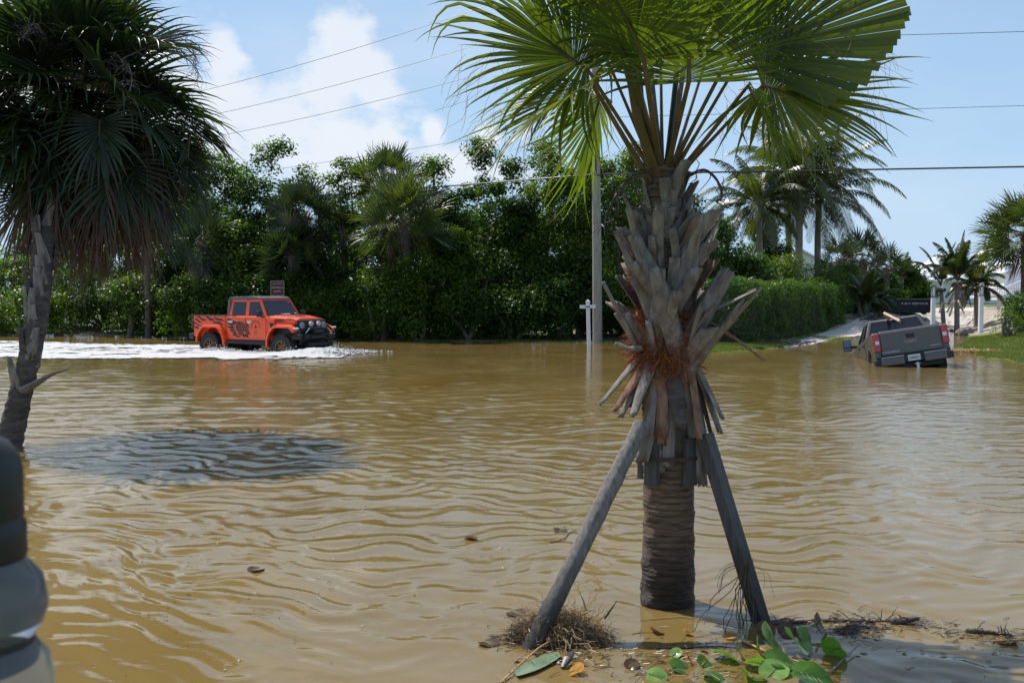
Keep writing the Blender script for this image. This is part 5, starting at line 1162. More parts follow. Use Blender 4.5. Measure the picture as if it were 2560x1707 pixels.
# brown sign behind the orange pickup
bs=P(695,850,40.5); bs.z=-.25
bg_=thing('brown_sign',bs,'brown wildlife refuge sign with pale lettering behind the orange pickup roof','sign')
brown=mat('brown_sign_paint',(.060,.018,.014),.5,var=.05); cream=mat('sign_lettering',(.42,.38,.36),.6,var=.02)
for x in (-.22,.22): MB().box((x,.03,1.1),(.07,.05,2.2)).build('post',M['trunk'],bg_)
zc=CH+(732-731)/2600*40.5+.25
pn=MB().box((0,0,zc),(.54,.02,.90)).build('panel',brown,bg_,bevel=.008)
eb=MB(); 
for (c,d_) in (((0,0,.43),(.52,.006,.012)),((0,0,-.43),(.52,.006,.012)),((-.255,0,0),(.012,.006,.87)),((.255,0,0),(.012,.006,.87))): eb.box((c[0],-.014,zc+c[2]),d_)
eb.build('border',cream,pn)
for k,(s_,sz) in enumerate((('LEE COUNTY',.065),('GASPARILLA',.085),('ISLAND',.085),('BIRD & WILDLIFE',.062),('SANCTUARY',.07))):
    text(s_,sz,cream,pn,Matrix.Translation((0,-.014,zc+.33-k*.145-(.03 if k>2 else 0)))@Matrix.Rotation(R(90),4,'X'),ext=.002)
# ================================================================ HOUSES
def house_main():
    d=104; b=S(2400,d); b.z=-.1; t=thing('white_house',b,'white house with metal roof and upstairs balcony behind the young palms','house')
    X=lambda u: P(u,732,d).x-b.x; Zv=lambda v: CH+(732-v)/2600*d-b.z
    x0,x1=X(2303),X(2484); zt_,zd,zb=Zv(700),Zv(752),Zv(790)
    MB().box(((x0+x1)/2+.4,3.2,(zt_+zd)/2),(x1-x0-.8,6,zt_-zd)).build('upper_wall',M['whitewall'],t)
    MB().box(((x0+x1)/2+1.2,3.4,(zd+zb)/2-.3),(x1-x0-2.4,5.4,zd-zb+.4)).build('lower_wall',M['tan'],t)
    ga=MB().box((X(2325),.66,(zd+zb)/2-.3),(X(2338)-X(2311),.1,zd-zb+.3)).build('garage_opening',M['darkwin'],t)
    e=.55; rx0,rx1=x0-e,x1+e; zr=Zv(632); rm=MB()
    ra,rb2=(rx0+3.6,rx1-3.0)
    rm.add([(rx0,-e,zt_),(rx1,-e,zt_),(rx1,6.2+e,zt_),(rx0,6.2+e,zt_),(ra,3.1,zr),(rb2,3.1,zr)],[(0,1,5,4),(1,2,5),(2,3,4,5),(3,0,4)])
    ro=rm.build('roof',M['roofmetal'],t); 
    sm_=MB(); n=18
    for k in range(1,n):
        x=rx0+(rx1-rx0)*k/n; tpx=min(max(x,ra),rb2); f=1.0
        if x<ra: f=(x-rx0)/(ra-rx0); tpx=x
        elif x>rb2: f=(rx1-x)/(rx1-rb2); tpx=x
        sm_.tube([(x,-e,zt_+.03),(tpx,-e+(3.1+e)*f,zt_+.03+(zr-zt_)*f)],.03,4)
    sm_.build('standing_seams',M['roofmetal'],ro)
    MB().box(((rx0+rx1)/2,-e-.05,zt_-.09),(rx1-rx0,.1,.2)).build('fascia',M['white'],t)
    MB().box(((x0+x1)/2,-.3,zd-.12),(x1-x0+.2,1.6,.24)).build('balcony_floor',M['white'],t)
    rl_=MB(); rl_.box(((x0+x1)/2,-1.05,zd+.86),(x1-x0,.07,.07)); rl_.box(((x0+x1)/2,-1.05,zd+.1),(x1-x0,.06,.06))
    for k in range(46): rl_.box((x0+(x1-x0)*(k+.5)/46,-1.05,zd+.48),(.05,.04,.72))
    rl_.build('railing',M['white'],t)
    for u0,u1 in ((2306,2319),(2396,2410),(2466,2478)):
        w=MB().box(((X(u0)+X(u1))/2,.18,(zd+zt_)/2+.05),(X(u1)-X(u0),.06,(zt_-zd)*.72)).build('window',M['white'],t)
        MB().box(((X(u0)+X(u1))/2,.14,(zd+zt_)/2+.05),((X(u1)-X(u0))*.8,.03,(zt_-zd)*.64)).build('pane',M['darkwin'],w)
    for u in (2302,2345,2390,2435,2484): MB().box((X(u),-1.0,(zd+zt_)/2),(.14,.14,zt_-zd)).build('column',M['white'],t)
    for u in (2302,2340,2380,2430,2482): MB().box((X(u),-1.0,(zd+zb)/2-.3),(.3,.3,zd-zb+.3)).build('piling',M['tan'],t)
house_main()
def stair_house():
    d=70; b=S(2600,d); t=thing('white_house',b,'white house with a sloping outside stair rail at the right edge','house')
    X=lambda u: P(u,732,d).x-b.x; Zv=lambda v: CH+(732-v)/2600*d-b.z
    MB().box((X(2600),3,Zv(705)),(X(2680)-X(2535),4,Zv(660)-Zv(750))).build('wall',M['whitewall'],t)
    MB().prism([(X(2515),Zv(682)),(X(2700),Zv(682)),(X(2620),Zv(640))],.6,5.6).build('roof',M['roofmetal'],t)
    rm=MB(); A=Vector((X(2500),0,Zv(725)));Bq=Vector((X(2580),0,Zv(690)))
    rm.tube([A,Bq],.05,4); rm.tube([A-Vector((0,0,.75)),Bq-Vector((0,0,.75))],.06,4)
    for k in range(17): q=A.lerp(Bq,k/16); rm.box((q.x,0,q.z-.38),(.06,.05,.75))
    rm.build('stair_railing',M['white'],t)
    MB().box((X(2520),.4,Zv(742)),(X(2600)-X(2440),1.2,.18)).build('deck',M['white'],t)
    rr=MB(); rr.box((X(2520),-.2,Zv(722)),(X(2600)-X(2440),.06,.06))
    for k in range(30): rr.box((X(2440)+(X(2600)-X(2440))*k/29,-.2,Zv(732)),(.05,.04,.55))
    rr.build('deck_railing',M['white'],t)
    for u in (2450,2500,2550,2600): MB().box((X(u),.2,Zv(758)),(.14,.14,Zv(742)-Zv(775))).build('deck_post',M['white'],t)
stair_house()
def gable(u0,u1,vp,ve,vb,d,label,dep=8,asym=.35):
    b=S((u0+u1)/2,d); b.z=0; t=thing('white_house',b,label,'house'); X=lambda u: P(u,732,d).x-b.x; Zv=lambda v: CH+(732-v)/2600*d
    xa,xb=X(u0),X(u1); xp=xa+(xb-xa)*asym
    MB().prism([(xa,Zv(vb)),(xb,Zv(vb)),(xb,Zv(ve)),(xp,Zv(vp)),(xa,Zv(ve))],0,dep).build('wall',M['whitewall'],t)
    rm=MB()
    for (p0,p1) in (((xp,Zv(vp)),(xb+.4,Zv(ve)-.1)),((xp,Zv(vp)),(xa-.4,Zv(ve)-.1))):
        rm.prism([p0,p1,(p1[0],p1[1]+.15),(p0[0],p0[1]+.15)],-.4,dep+.4)
    rm.build('roof',M['roofmetal'],t)
    for k in range(3):
        x=xa+(xb-xa)*(k+.6)/3.4; w=MB().box((x,-.05,Zv(ve)-.9),(1.0,.08,1.3)).build('window',M['white'],t); MB().box((x,-.1,Zv(ve)-.9),(.8,.04,1.1)).build('pane',M['darkwin'],w)
gable(1965,2115,628,692,780,92,'white gabled house half hidden behind the coconut palms',asym=.25)
gable(1080,1280,560,640,800,80,'pale house glimpsed through the tree wall left of centre')
gable(1420,1700,580,640,800,84,'pale house glimpsed through the tree wall behind the utility pole')
# ================================================================ YARD THINGS
def lantern(u,d,label):
    b=S(u,d); t=thing('lantern_post',b,label,'lamp post',group='white driveway lantern posts'); h=CH+(732-716)/2600*d-b.z
    MB().box((0,0,h*.40),(.20,.20,h*.8),top=.9).build('post',M['white'],t,bevel=.01)
    q=MB(); q.box((0,0,h*.80+.02),(.24,.24,.03)); q.box((0,0,h*1.0),(.28,.28,.04)); q.box((0,0,h*1.0+.06),(.22,.22,.1),top=.15)
    for sx in (-1,1):
        for sy in (-1,1): q.box((sx*.08,sy*.08,h*.90),(.025,.025,h*.2))
    q.build('lantern_frame',M['darkwood'],t); MB().box((0,0,h*.91),(.13,.13,h*.18)).build('lantern_glass',white_l,t)
lantern(2332,52,'white lantern post left, nearer the stranded pickup'); lantern(2452,50.5,'white lantern post beside the right hedge')
# dumpster
db=S(2262,62); dt=thing('dumpster',db,'long black roll-off dumpster with white lettering behind the grey pickup','dumpster',rot=(0,0,R(-14)))
dm=MB(); dm.prism([(-2.9,.15),(-2.9,1.3),(1.6,1.3),(1.35,.15)],-1.1,1.1); dm.build('container',mat('black_steel',(.012,.012,.014),.45,var=.3),dt,bevel=.02)
rb_=MB()
for k in range(9): rb_.box((-2.75+k*.5,-1.13,.72),(.07,.06,1.1))
rb_.box((-.65,-1.14,1.3),(4.55,.09,.09)); rb_.build('rib',blk,dt)
MB().box((-.4,0,1.36),(4.0,2.1,.05)).build('tarpaulin',mat('grey_tarp',(.12,.12,.13),.5),dt)
text('S & F SERVICE',.24,M['white'],dt,Matrix.Translation((.42,-1.165,.98))@Matrix.Rotation(R(90),4,'X'),sx=1.1,ext=.003); text('941 555 0100',.13,M['white'],dt,Matrix.Translation((.55,-1.165,.72))@Matrix.Rotation(R(90),4,'X'),ext=.003) if False else None
dt.scale=(.92,1,.66)
wb=MB(); 
for sx in (-2.2,1.0): wb.lathe([(.16,-.1),(.16,.1)],14,Matrix.Translation((sx,-1.0,.16)),axis='y',close=True)
wb.build('roller',blk,dt)
# teal bin
tb=S(2141,60); tt_=thing('wheelie_bin',tb,'teal green wheeled rubbish bin beside the clumping palm','bin')
teal=mat('teal_plastic',(.01,.14,.12),.45,var=.1)
MB().box((0,0,.48),(.44,.5,.92),top=1.18).build('body',teal,tt_,bevel=.03); MB().box((0,0,.99),(.58,.66,.08),top=.9).build('lid',teal,tt_,bevel=.03)
MB().lathe([(.12,-.28),(.12,-.2)],14,Matrix.Translation((0,.26,.12)),axis='y',close=True).build('wheel',blk,tt_); MB().tube([(-.2,.36,.95),(.2,.36,.95)],.02,6).build('handle',teal,tt_)
# palm props
def prop_board(A,Bq,label):
    A=Vector(A);Bq=Vector(Bq); o_=MB().tube([Vector((0,0,0)),Bq-A],[.055,.055],4).build('palm_prop',M['lumber'],None); o_.location=A; cprop(o_,label,'timber prop','boards propping the young palms')
M['lumber']=mat('new_lumber',(.52,.36,.26),.8,var=.15)
for (ua,va,ub_,vb_,lb) in ((2374,789,2386,752,'shorter front board propping the young palm'),(2368,780,2380,757,'thin board propping the young palm on its left'),(2349,781,2357,756,'board propping the half bare young palm'),(2410,783,2396,752,'board propping the right side of the young palm')):
    prop_board(P(ua,va,54.5),P(ub_,vb_,56.3),lb)
# storm debris in the yard
def debris(name,label,u,v_,d,sx,sy,n,mats,h=.12,cat='debris',seed=0,L=(.1,.5)):
    random.seed(seed); c=S(u,d); t=thing(name,c,label,cat)
    for i,mn in enumerate(mats):
        mb=MB()
        for k in range(n):
            x,y=random.gauss(0,sx),random.gauss(0,sy); z=max(0,H1(c.x+x,d+y) if False else 0)+abs(random.gauss(0,h)); a=random.random()*3.14; ln=random.uniform(*L)
            dv=Vector((math.cos(a)*ln,math.sin(a)*ln*.6,random.gauss(0,.12)*ln))
            q=Vector((x,y,z+.02)); mb.tube([q,q+dv*.5+Vector((0,0,random.uniform(0,.05))),q+dv],[.02,.018,.008],4,False)
        cprop(mb.build('branches',M[mn],t),kind='stuff')
debris('debris_pile','low heap of broken palm fronds and sticks under the propped palms',2375,785,54,2.2,.7,170,['trunk','fan_dead','hedge'],.16,seed=2)
debris('debris_line','dark line of washed up sticks across the sand before the lantern posts',2360,800,51,3.6,.5,160,['twig'],.04,seed=3)
debris('debris_line','line of brown storm debris on the sand left of the dumpster',2170,800,56,1.6,.6,120,['twig','trunk'],.06,seed=4)
debris('debris_line','light brown straw washed onto the lawn edge right of the grey pickup',2430,876,34.8,.9,.22,220,['straw'],.02,seed=6,L=(.06,.3))
debris('debris_line','dark debris strewn on the shore under the tree wall',1300,845,43.6,5,.4,260,['twig'],.06,seed=7)
debris('debris_line','twigs and stones at the foot of the clipped hedge',1960,860,39.6,.5,.25,70,['twig','trunk'],.05,seed=8)
random.seed(21)
def rock_mesh(seed):
    bm=bmesh.new(); bmesh.ops.create_icosphere(bm,subdivisions=2,radius=1); r_=random.Random(seed)
    for v in bm.verts:
        n_=v.co.normalized(); v.co*=1+.28*math.sin(n_.x*3+seed)*math.sin(n_.y*4+seed*2)+r_.uniform(-.08,.08)
    me=bpy.data.meshes.new('rock'); bm.to_mesh(me); bm.free(); me.materials.append(M['rock']); return me
rms=[rock_mesh(i) for i in range(5)]
for i in range(46):
    u=random.uniform(-60,470) if i<34 else random.uniform(800,1300); p_=G(u,828+(u/1280)*22-random.uniform(0,6)); 
    o_=link('rock',rms[i%5]); s_=random.uniform(.14,.42); o_.scale=(s_*1.3,s_,s_*.6); o_.rotation_euler=(0,0,random.random()*6); o_.location=(p_.x,p_.y,max(0,H1(p_.x,p_.y))+.02)
    cprop(o_,'grey rock in the broken line along the far shore under the trees','rock','shore rocks')
for (u,v,lb) in ((2419,834,'dark rock at the water edge where the drive meets the lawn'),(2405,838,'smaller dark rock at the drive corner')):
    p_=G(u,v); o_=link('rock',rms[1]); o_.scale=(.3,.25,.22); o_.location=(p_.x,p_.y,.1); cprop(o_,lb,'rock')
# grass: lawn tufts
def grass(name,label,xr,yr,n,h,cond,seed):
    r=np.random.default_rng(seed); x=r.uniform(*xr,n); y=r.uniform(*yr,n); z=H(x,y); k=(z>.012)&cond(x,y); x,y,z=x[k],y[k],z[k]; m=len(x)
    hh=h*(.5+r.random(m)); a=r.random(m)*6.28; w=.012; lx_=np.cos(a)*w; ly_=np.sin(a)*w; tx=r.normal(size=m)*hh*.4; ty=r.normal(size=m)*hh*.4
    V=np.stack([np.stack([x-lx_,y-ly_,z-.01],-1),np.stack([x+lx_,y+ly_,z-.01],-1),np.stack([x+tx,y+ty,z+hh],-1)],1).reshape(-1,3)
    i=np.arange(m)*3; me=mesh_np(name,V,np.stack([i,i+1,i+2],-1),M['grass'],False,np.repeat(np.clip(.5*vnoise(x,y,2,3)+r.random(m)*.5,0,1),3)); cprop(link(name,me),label,'grass',kind='stuff')
M['grass']=leafmat('grass_blade',(.07,.09,.02),(.16,.19,.045),.35,.6)
grass('grass','short green lawn grass right of the grey pickup',(13,22),(27,47),90000,.06,lambda x,y:(y<46),1)
grass('grass','strip of wet green grass at the water edge beside the big palm trunk',(5,12.5),(33,40),40000,.09,lambda x,y:y<39.4,2)
grass('grass','sparse weeds and grass along the far shore under the trees',(-32,8),(41,53),50000,.10,lambda x,y:(vnoise(x*.7,y*.7,5,3)>.52),3)
# ================================================================ FOREGROUND FLOTSAM
random.seed(31)
gc=P(1398,1592,5.95); gc.z=0
gn=thing('grass_clump',gc,'uprooted clump of dry grass and roots in the water by the left log foot','grass clump')
mb=MB(); 
for k in range(40):
    pass
core=MB(); r_=random.Random(3); V=[]
bm=bmesh.new(); bmesh.ops.create_icosphere(bm,subdivisions=3,radius=1)
for v in bm.verts: v.co*=1+.18*math.sin(v.co.x*5)*math.sin(v.co.y*6+1)+r_.uniform(-.06,.06); v.co=Vector((v.co.x*.23,v.co.y*.15,v.co.z*.135))
me=bpy.data.meshes.new('root_mass'); bm.to_mesh(me); bm.free(); link('root_mass',me,gn,mat('soil_and_roots',(.05,.032,.02),.9,bump=1,bscale=60,base2=(.16,.10,.06)))
def strands(n,matn,parent,name,rx,ry,rz,ln,w,seed,c=(0,0,0),up=.3,curl=.5):
    r=random.Random(seed); mb=MB()
    for k in range(n):
        a=r.random()*6.28; q_=r.random()**.5; p=Vector((c[0]+math.cos(a)*rx*q_,c[1]+math.sin(a)*ry*q_,c[2]+rz*(1-q_*q_)*r.uniform(.6,1.05)))
        d=Vector((math.cos(a)*.5+r.gauss(0,.6),math.sin(a)*.5+r.gauss(0,.6),r.gauss(up,.4))).normalized(); pts=[p]; L=r.uniform(*ln)
        for e in range(5): d=(d+Vector((r.gauss(0,curl),r.gauss(0,curl),r.gauss(-.25,curl)))).normalized(); q=pts[-1]+d*L/5; q.z=max(q.z,.004); pts.append(q)
        mb.tube(pts,[w,w,w*.9,w*.8,w*.6,w*.3],3,False)
    return cprop(mb.build(name,M[matn],parent),kind='stuff')
strands(900,'straw',gn,'dry_stems',.25,.17,.165,(.06,.24),.0016,1)
strands(700,'twig',gn,'roots',.29,.20,.12,(.05,.2),.002,2)
strands(130,'boot',gn,'pale_stems',.18,.12,.13,(.08,.25),.0014,5,up=.6)
for (ua,va,ub_,vb_,w,mn,nm) in ((1465,1525,1448,1478,.005,'straw','stem'),(1485,1650,1474,1585,.005,'straw','stem'),(1512,1545,1543,1500,.006,'fan','green_blade'),(1430,1600,1426,1560,.004,'twig','stem')):
    A=P(ua,va,5.9)-gc;Bq=P(ub_,vb_,5.85)-gc; MB().tube([A,(A+Bq)/2+Vector((.004,0,.004)),Bq],[w,w*.8,w*.2],5).build(nm,M[mn],gn)
def floater(name,label,cat,group=None):
    return label
def stick(pts,r,label,mn='twig',cat='stick',name='stick',twigs=0,group='floating sticks'):
    pts=[Vector(q) for q in pts]; b=pts[0].copy(); mb=MB(); q=[p-b for p in pts]; m=len(q)
    mb.tube(q,[r*(1-.5*k/m)*random.uniform(.85,1.15) for k in range(m)],7)
    for k in range(twigs):
        s=random.randrange(0,m-1); a=q[s].lerp(q[s+1],random.random()); dr=Vector((random.gauss(0,1),random.gauss(0,.6),abs(random.gauss(0,.5)))).normalized()*random.uniform(.04,.12); mb.tube([a,a+dr*.6+Vector((0,0,.01)),a+dr],[r*.25,r*.2,r*.1],4)
    o_=mb.build(name,M[mn],None,True,angle=60); o_.location=b; cprop(o_,label,cat,group); return o_
W_=lambda u,v,z=.008: G(u,v,z)
stick([W_(1250,1707),W_(1300,1660,.02),W_(1345,1620,.03),W_(1395,1590,.05),W_(1440,1570,.07)],.007,'orange-brown root trailing from the grass clump to the bottom edge','straw','root','root',14,None)
stick([W_(1600,1549),W_(1700,1541),W_(1780,1548),W_(1850,1563),W_(1885,1572)],.003,'long thin straw floating across behind the debris from the ringed trunk','straw',group=None)
stick([W_(1855,1600),W_(1925,1632,.02),W_(2020,1660,.03)],.008,'tan reed lying across the round green leaves','straw',group=None)
stick([W_(2075,1680),W_(2115,1640,.02),W_(2150,1608,.03)],.005,'thin tan stalk at right of the round green leaves','boot',group=None)
stick([W_(1930,1558),W_(2050,1552),W_(2150,1553),W_(2230,1552)],.012,'dark slender branch lying along the debris line',twigs=26)
stick([W_(2225,1557),W_(2262,1552,.02),W_(2297,1543,.05)],.022,'short dark broken branch end lifted off the water right of the debris line',twigs=6)
stick([W_(2415,1578),W_(2470,1580),W_(2530,1587)],.014,'dark half sunk branch near the right edge',twigs=14)
stick([W_(2480,1602),W_(2560,1598)],.006,'pale reed near the right edge','straw',twigs=2,group=None)
stick([W_(1376,1355),W_(1395,1352),W_(1412,1345),W_(1420,1335),W_(1440,1322)],.004,'small bent twig floating left of the palm trunk',twigs=5)
stick([W_(1640,1618),W_(1720,1617),W_(1800,1615),W_(1850,1620)],.006,'straight dark twig among the floating debris under the trunk',twigs=8)
bk=MB(); bk.tube([(0,0,0),(.03,.05,.03),(.06,.11,.045)],[.012,.03,.012],8,flat=.6); o_=bk.build('bark_piece',M['twig'],None,True); o_.location=W_(1406,1668,.01); cprop(o_,'dark pointed bark piece in front of the grass clump','bark')
# debris raft as countless bits
def raft(name,label,uv,n,seed,mats,ln=(.015,.13),w=.002,spread=None):
    r=random.Random(seed); out=[]
    c=G(*uv[0]); t=thing(name,(c.x,c.y,0),label,'debris')
    for mi_,(mn,frac) in enumerate(mats):
        mb=MB()
        for k in range(int(n*frac)):
            i=r.randrange(len(uv)-1); f=r.random(); f=(int(f*6)+abs(r.gauss(.3,.25)))/6 if n>200 else f; u=uv[i][0]+(uv[i+1][0]-uv[i][0])*f+r.gauss(0,14); sv=spread; v=uv[i][1]+(uv[i+1][1]-uv[i][1])*f+r.gauss(0,sv)
            p=G(u,min(v,1800),.0)-Vector((c.x,c.y,0)); p.z=r.uniform(-.004,.006); a=r.gauss(0,.9); L=r.uniform(*ln)
            if mn in('leafbit','leafgreen','foambit'):
                L*=.6; ww=L*.22; dv=Vector((math.cos(a),math.sin(a),0)); sv_=Vector((-dv.y,dv.x,0)); zt2=Vector((0,0,r.uniform(-.003,.01)))
                mb.quad(p-dv*L*.5,p+sv_*ww+zt2,p+dv*L*.5,p-sv_*ww+zt2)
            else:
                q=p+Vector((math.cos(a),math.sin(a)*.6,r.gauss(0,.12)))*L; q.z=max(q.z,-.004); mid=(p+q)/2+Vector((r.gauss(0,.006),r.gauss(0,.006),abs(r.gauss(0,.006)))); mb.tube([p,mid,q],[w,w,w*.5],3,False)
        cprop(mb.build({'leafbit':'brown_leaf_bits','leafgreen':'green_leaf_bits','foambit':'pale_bits'}.get(mn,'sticks'),M[mn],t),kind='stuff')
M['twigwet']=M['twig']
M['leafbit']=mat('brown_leaf',(.05,.025,.015),.35,base2=(.16,.07,.03),vscale=20)
M['leafgreen']=mat('green_leaf_bit',(.05,.09,.02),.4,base2=(.12,.20,.04),vscale=20)
M['foambit']=mat('pale_bit',(.38,.36,.33),.5,base2=(.60,.58,.55),vscale=20)
raft('debris_raft','raft of twigs leaf bits and pale scum on the water before the trunk',[(1430,1640),(1560,1635),(1700,1632),(1840,1640)],120,1,[('twig',1.3),('straw',.05),('leafbit',.05),('foambit',.02),('leafgreen',.05)],spread=26)
raft('debris_raft','raft of sodden twigs at the bottom edge among the green leaves',[(1560,1685),(1750,1680),(1950,1670)],150,2,[('twig',.9),('straw',.07),('leafbit',.05),('leafgreen',.10)],spread=24)
raft('debris_raft','long thin line of dark twigs trailing right from the timber prop',[(1880,1556),(2020,1562),(2160,1565),(2260,1560),(2360,1568)],230,3,[('twig',.8),('straw',.06),('leafbit',.1)],spread=9)
raft('debris_raft','dark sodden weed mat in the middle of the twig line',[(2080,1565),(2190,1575)],230,4,[('twig',.9),('leafbit',.2)],spread=14)
raft('debris_raft','patch of floating bits near the right edge',[(2350,1582),(2470,1592),(2590,1595)],130,5,[('twig',.7),('leafbit',.2),('straw',.1)],spread=12)
raft('debris_raft','scattered specks of leaf floating on the open water in the foreground',[(200,1500),(700,1450),(1200,1400),(1500,1350)],170,6,[('twig',.5),('leafbit',.3),('foambit',.25)],spread=110,ln=(.01,.05))
raft('debris_raft','dark twig bits around the foot of the left log',[(1240,1600),(1330,1620),(1440,1650)],150,7,[('twig',.6),('leafbit',.2),('foambit',.08)],spread=22)
raft('debris_raft','loose sticks and bits on the shaded water at the lower right',[(1980,1640),(2200,1650),(2560,1660)],45,8,[('twig',.7),('leafbit',.2),('foambit',.1),('leafgreen',.08)],spread=30)
# round sea grape leaves
def sea_leaf(u,v,size,tiltx,tilty,rz,label,mn,z=.03):
    n=20; V=[(0,0,0)];F=[]
    rr=[.35,.7,1.0]
    for j,q in enumerate(rr):
        for k in range(n):
            a=2*math.pi*k/n; e=1-.22*math.exp(-((a-math.pi)/.3)**2)+.03*math.sin(3*a)
            x,y=math.cos(a)*q*e,math.sin(a)*q*e*.93; V.append((x*size*1.3,y*size*1.3,size*1.3*(.22*abs(y)**1.2-.10*x*x+.03*math.sin(a*5)*q)))
    for k in range(n): F.append((0,1+k,1+(k+1)%n))
    for j in range(2):
        for k in range(n): a=1+j*n+k;b_=1+j*n+(k+1)%n; F.append((a,a+n,b_+n,b_))
    me=bpy.data.meshes.new('sea_grape_leaf'); me.from_pydata(V,[],F); me.materials.append(M[mn]); 
    for p_ in me.polygons: p_.use_smooth=True
    o_=link('sea_grape_leaf',me); o_.location=G(u,v,z); o_.rotation_euler=(R(tiltx),R(tilty),R(rz)); cprop(o_,label,'leaf','round fleshy leaves in the foreground debris')
    vn_=MB()
    vn_.tube([(-size*.95,0,.002),(0,0,.003),(size*.9,0,-size*.08)],[.0028,.002,.0008],4,False)
    for k in range(4):
        for s in (-1,1): x0=-size*.6+k*size*.35; vn_.tube([(x0,0,.002),(x0+size*.3,s*size*.33,size*.05),(x0+size*.42,s*size*.6,size*.115)],[.0014,.0011,.0006],3,False)
    vn_.build('leaf_vein',M['vein'],o_)
M['vein']=mat('leaf_vein',(.22,.26,.08),.5)
sg,t,o=newmat('sea_grape_green'); 
def slmat(name,c,tc):
    m,t,o=newmat(name); n=t.nodes; l=t.links
    g=n.new('ShaderNodeTexCoord'); nz=n.new('ShaderNodeTexNoise'); nz.inputs['Scale'].default_value=22; nz.inputs['Detail'].default_value=5; l.new(g.outputs['Object'],nz.inputs[0])
    r=n.new('ShaderNodeValToRGB'); r.color_ramp.elements[0].position=.3;r.color_ramp.elements[1].position=.75; r.color_ramp.elements[0].color=col4(c); r.color_ramp.elements[1].color=col4(tuple(min(1,k*1.8) for k in c)); l.new(nz.outputs['Fac'],r.inputs[0])
    p=n.new('ShaderNodeBsdfPrincipled'); p.inputs['Roughness'].default_value=.22; l.new(r.outputs[0],p.inputs['Base Color']); tr=n.new('ShaderNodeBsdfTranslucent'); tr.inputs[0].default_value=col4(tc)
    ms=n.new('ShaderNodeMixShader'); ms.inputs[0].default_value=.4; l.new(p.outputs[0],ms.inputs[1]); l.new(tr.outputs[0],ms.inputs[2]); l.new(ms.outputs[0],o.inputs[0]); return m
M['sgreen']=slmat('sea_grape_green',(.05,.13,.015),(.22,.42,.04)); M['sdark']=slmat('sea_grape_dark',(.07,.035,.02),(.18,.07,.03)); M['spale']=slmat('sea_grape_pale',(.16,.28,.07),(.3,.5,.1)); M['sorange']=slmat('orange_leaf',(.45,.20,.03),(.5,.25,.04))
for a in ((1925,1592,.075,55,10,60,'upright bright green round leaf at the foot of the timber prop','sgreen',.09),
 (1896,1617,.055,75,20,80,'small folded green leaf left of the upright round leaf','sgreen',.06),
 (1988,1603,.075,50,-12,100,'glossy pale round leaf with a dark fold, centre of the group','spale',.08),
 (2012,1598,.06,62,20,40,'second half of the glossy pale leaf pair turned right','sgreen',.07),
 (1950,1652,.07,20,12,20,'wide green leaf lying low behind the tan reed','sgreen',.04),
 (1812,1636,.065,22,-18,160,'green leaf floating left of the others','sgreen',.03),
 (1850,1633,.045,60,0,90,'narrow green leaf edge on beside the floating left leaf','sgreen',.04),
 (2025,1688,.085,12,14,-20,'large bright green round leaf at the bottom edge with a brown spot','sgreen',.035),
 (1935,1676,.065,16,-20,40,'mottled green leaf near the bottom, left of the large one','spale',.02),
 (2085,1622,.06,60,25,120,'dark green leaf standing at the right of the group','sgreen',.05),
 (1966,1576,.045,50,-20,30,'dark brown curled leaf above the pale leaf','sdark',.09),
 (1992,1585,.035,70,10,90,'small olive brown leaf behind the pale leaf','sdark',.10),
 (2048,1560,.06,65,5,60,'dark red dead leaf standing in the twig line','sdark',.06),
 (1915,1577,.05,60,20,10,'brown dead leaf behind the upright green leaf','sdark',.06),
 (1722,1645,.028,60,30,70,'small yellow leaf standing in the debris raft','sorange',.03),
 (1437,1676,.045,25,-25,-40,'orange yellow fallen leaf floating in front of the grass clump','sorange',.015),
 (1722,1580,.032,20,20,30,'orange brown leaf by the reflection of the trunk','sorange',.012),
 (1642,1578,.036,30,20,100,'brown dry leaf floating in the trunk reflection','sdark',.014),
 (1825,1590,.034,10,-10,0,'pinkish dry leaf left of the timber prop foot','sorange',.01),
 (1760,1655,.04,40,-10,60,'small green leaf in the middle of the raft','sgreen',.02),
 (1700,1668,.05,25,15,20,'half sunk green leaf near the bottom left of the leaf group','sgreen',.015),
 (1780,1688,.055,18,-12,130,'green leaf at the bottom edge under the trunk','sgreen',.02),
 (1880,1690,.06,22,14,75,'dark green leaf at the bottom edge between the floating leaves','sgreen',.02),
 (1640,1690,.045,30,10,-30,'olive leaf at the bottom edge left of the leaf group','spale',.015),
 (1580,1660,.035,14,-20,50,'small brown leaf half sunk left of the trunk reflection','sdark',.012),
 (1885,1655,.05,35,-15,200,'tilted green leaf touching the tan reed','sgreen',.035),
 (1690,1632,.03,20,-30,20,'small pale leaf right of the trunk reflection','spale',.015)):
    sea_leaf(*a)
random.seed(77)
for (u,v,lb) in ((1400,1325,'red brown leaf floating far left of the trunk base'),(1180,1345,'brown leaf floating midwater left of the grey log'),(640,1423,'dark curled leaf floating in the middle left foreground'),(1222,1607,'pink brown leaf floating left of the grey log foot'),(2520,1605,'brown leaf floating by the right edge'),(1290,1532,'dark leaf floating above the log foot')):
    sea_leaf(u,v,.05,random.uniform(-12,12),random.uniform(-12,12),random.random()*360,lb,'sdark',.006)
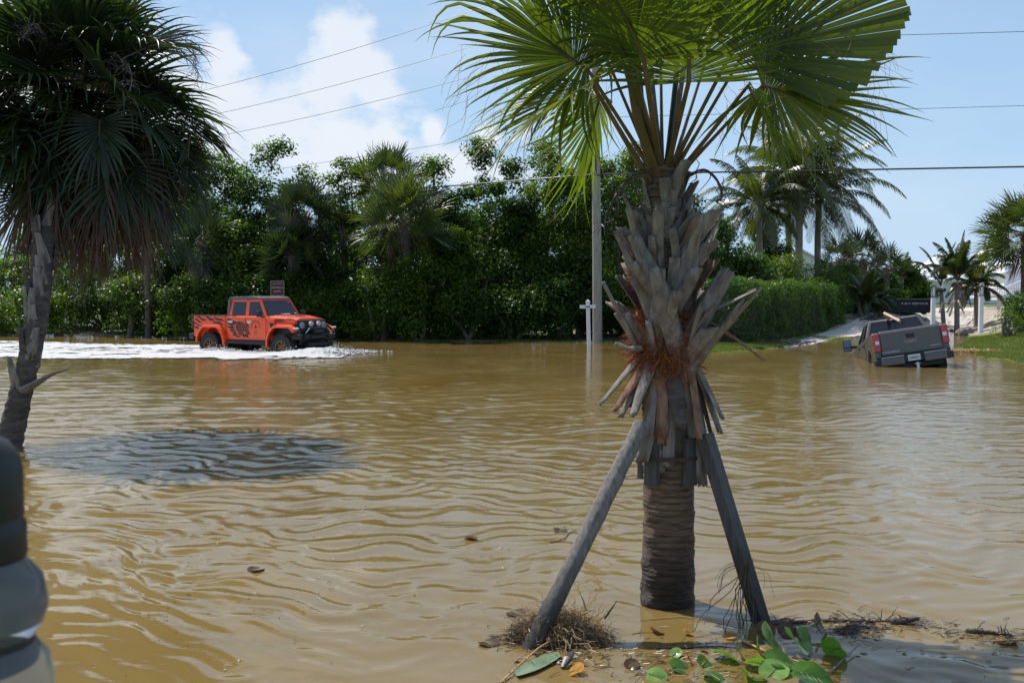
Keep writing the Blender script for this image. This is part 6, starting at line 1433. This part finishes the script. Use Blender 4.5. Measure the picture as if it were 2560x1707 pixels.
# large half sunk green palm leaf, bottom left of the clump
V=[];F=[]; A=G(1290,1690,-.0);Bq=G(1400,1640,.0)
for k in range(13):
    s=k/12; c=A.lerp(Bq,s); w=.07*math.sin(math.pi*(.12+.8*s))**.6
    for j in range(-2,3): V.append((c.x-j*w*.25*.5,c.y+j*w*.5,.006+.012*abs(j)*.5-.0*abs(s-.5)))
for k in range(12):
    for j in range(4): q=k*5+j; F.append((q,q+1,q+6,q+5))
cprop(link('palm_leaf_piece',mesh_np('palm_leaf_piece',V,F,M['leafpale'] if 'leafpale' in M else mat('washed_green_leaf',(.16,.22,.13),.25),True)),'broad pale green leaf blade floating bottom left of the grass clump','leaf')
# ================================================================ CLEAR JARS AT THE LEFT EDGE (close to the viewer)
jd=.95; jc=P(-62,1400,jd); jb=Vector((jc.x,jd,0)); jr=.0665
jar=thing('stacked_jars',(jb.x,jb.y,0),'out of focus stack of clear jars with black domed lid at the left edge','jar')
gl,t,o=newmat('clear_plastic'); p=t.nodes.new('ShaderNodeBsdfPrincipled'); p.inputs['Transmission Weight'].default_value=.82; p.inputs['Roughness'].default_value=.08; p.inputs['IOR'].default_value=1.25; p.inputs['Base Color'].default_value=(.60,.62,.67,1); t.links.new(p.outputs[0],o.inputs[0])
zv=lambda v: P(-62,v,jd).z
k_=jd/2600
def jr_(u): return (u+62)*k_
MB().lathe([(jr_(60),zv(1330)),(jr_(58),zv(1310)),(jr_(50),zv(1300)),(jr_(54),zv(1290)),(jr_(53),zv(1180)),(jr_(45),zv(1140)),(jr_(20),zv(1105)),(jr_(-20),zv(1082)),(.001,zv(1075))],40).build('domed_lid',blk,jar,True,angle=60)
MB().lathe([(jr_(58),zv(1330)),(jr_(60),zv(1390)),(jr_(54),zv(1400)),(jr_(40),zv(1405)),(jr_(40),zv(1330))],40).build('lid_ring',blk,jar,True,angle=40)
def jarb(v0,v1,u,nm):
    MB().lathe([(jr_(u-52),zv(v0)),(jr_(u-12),zv(v0+45)),(jr_(u),zv(v0+100)),(jr_(u+2),zv(v1-70)),(jr_(u-10),zv(v1-30)),(jr_(u-30),zv(v1))],40).build(nm,gl,jar,True,angle=70)
jarb(1400,1590,106,'upper_jar')
MB().lathe([(jr_(72),zv(1590)),(jr_(76),zv(1620)),(jr_(60),zv(1670)),(jr_(40),zv(1680)),(jr_(40),zv(1590))],40).build('lower_lid',blk,jar,True,angle=60)
jarb(1600,1950,118,'lower_jar')
MB().lathe([(jr_(86),zv(1440)),(jr_(86),zv(1560))],30).build('inner_dark_core',mat('dark_core_metal',(.16,.15,.16),.25,metal=.8),jar,True)  # dark core added inside the clear jar to make it look darker
MB().box((0,0,zv(1950)/2-.3),(.12,.12,zv(1950)+.6)).build('stand_post',M['darkwood'],jar,bevel=.005)
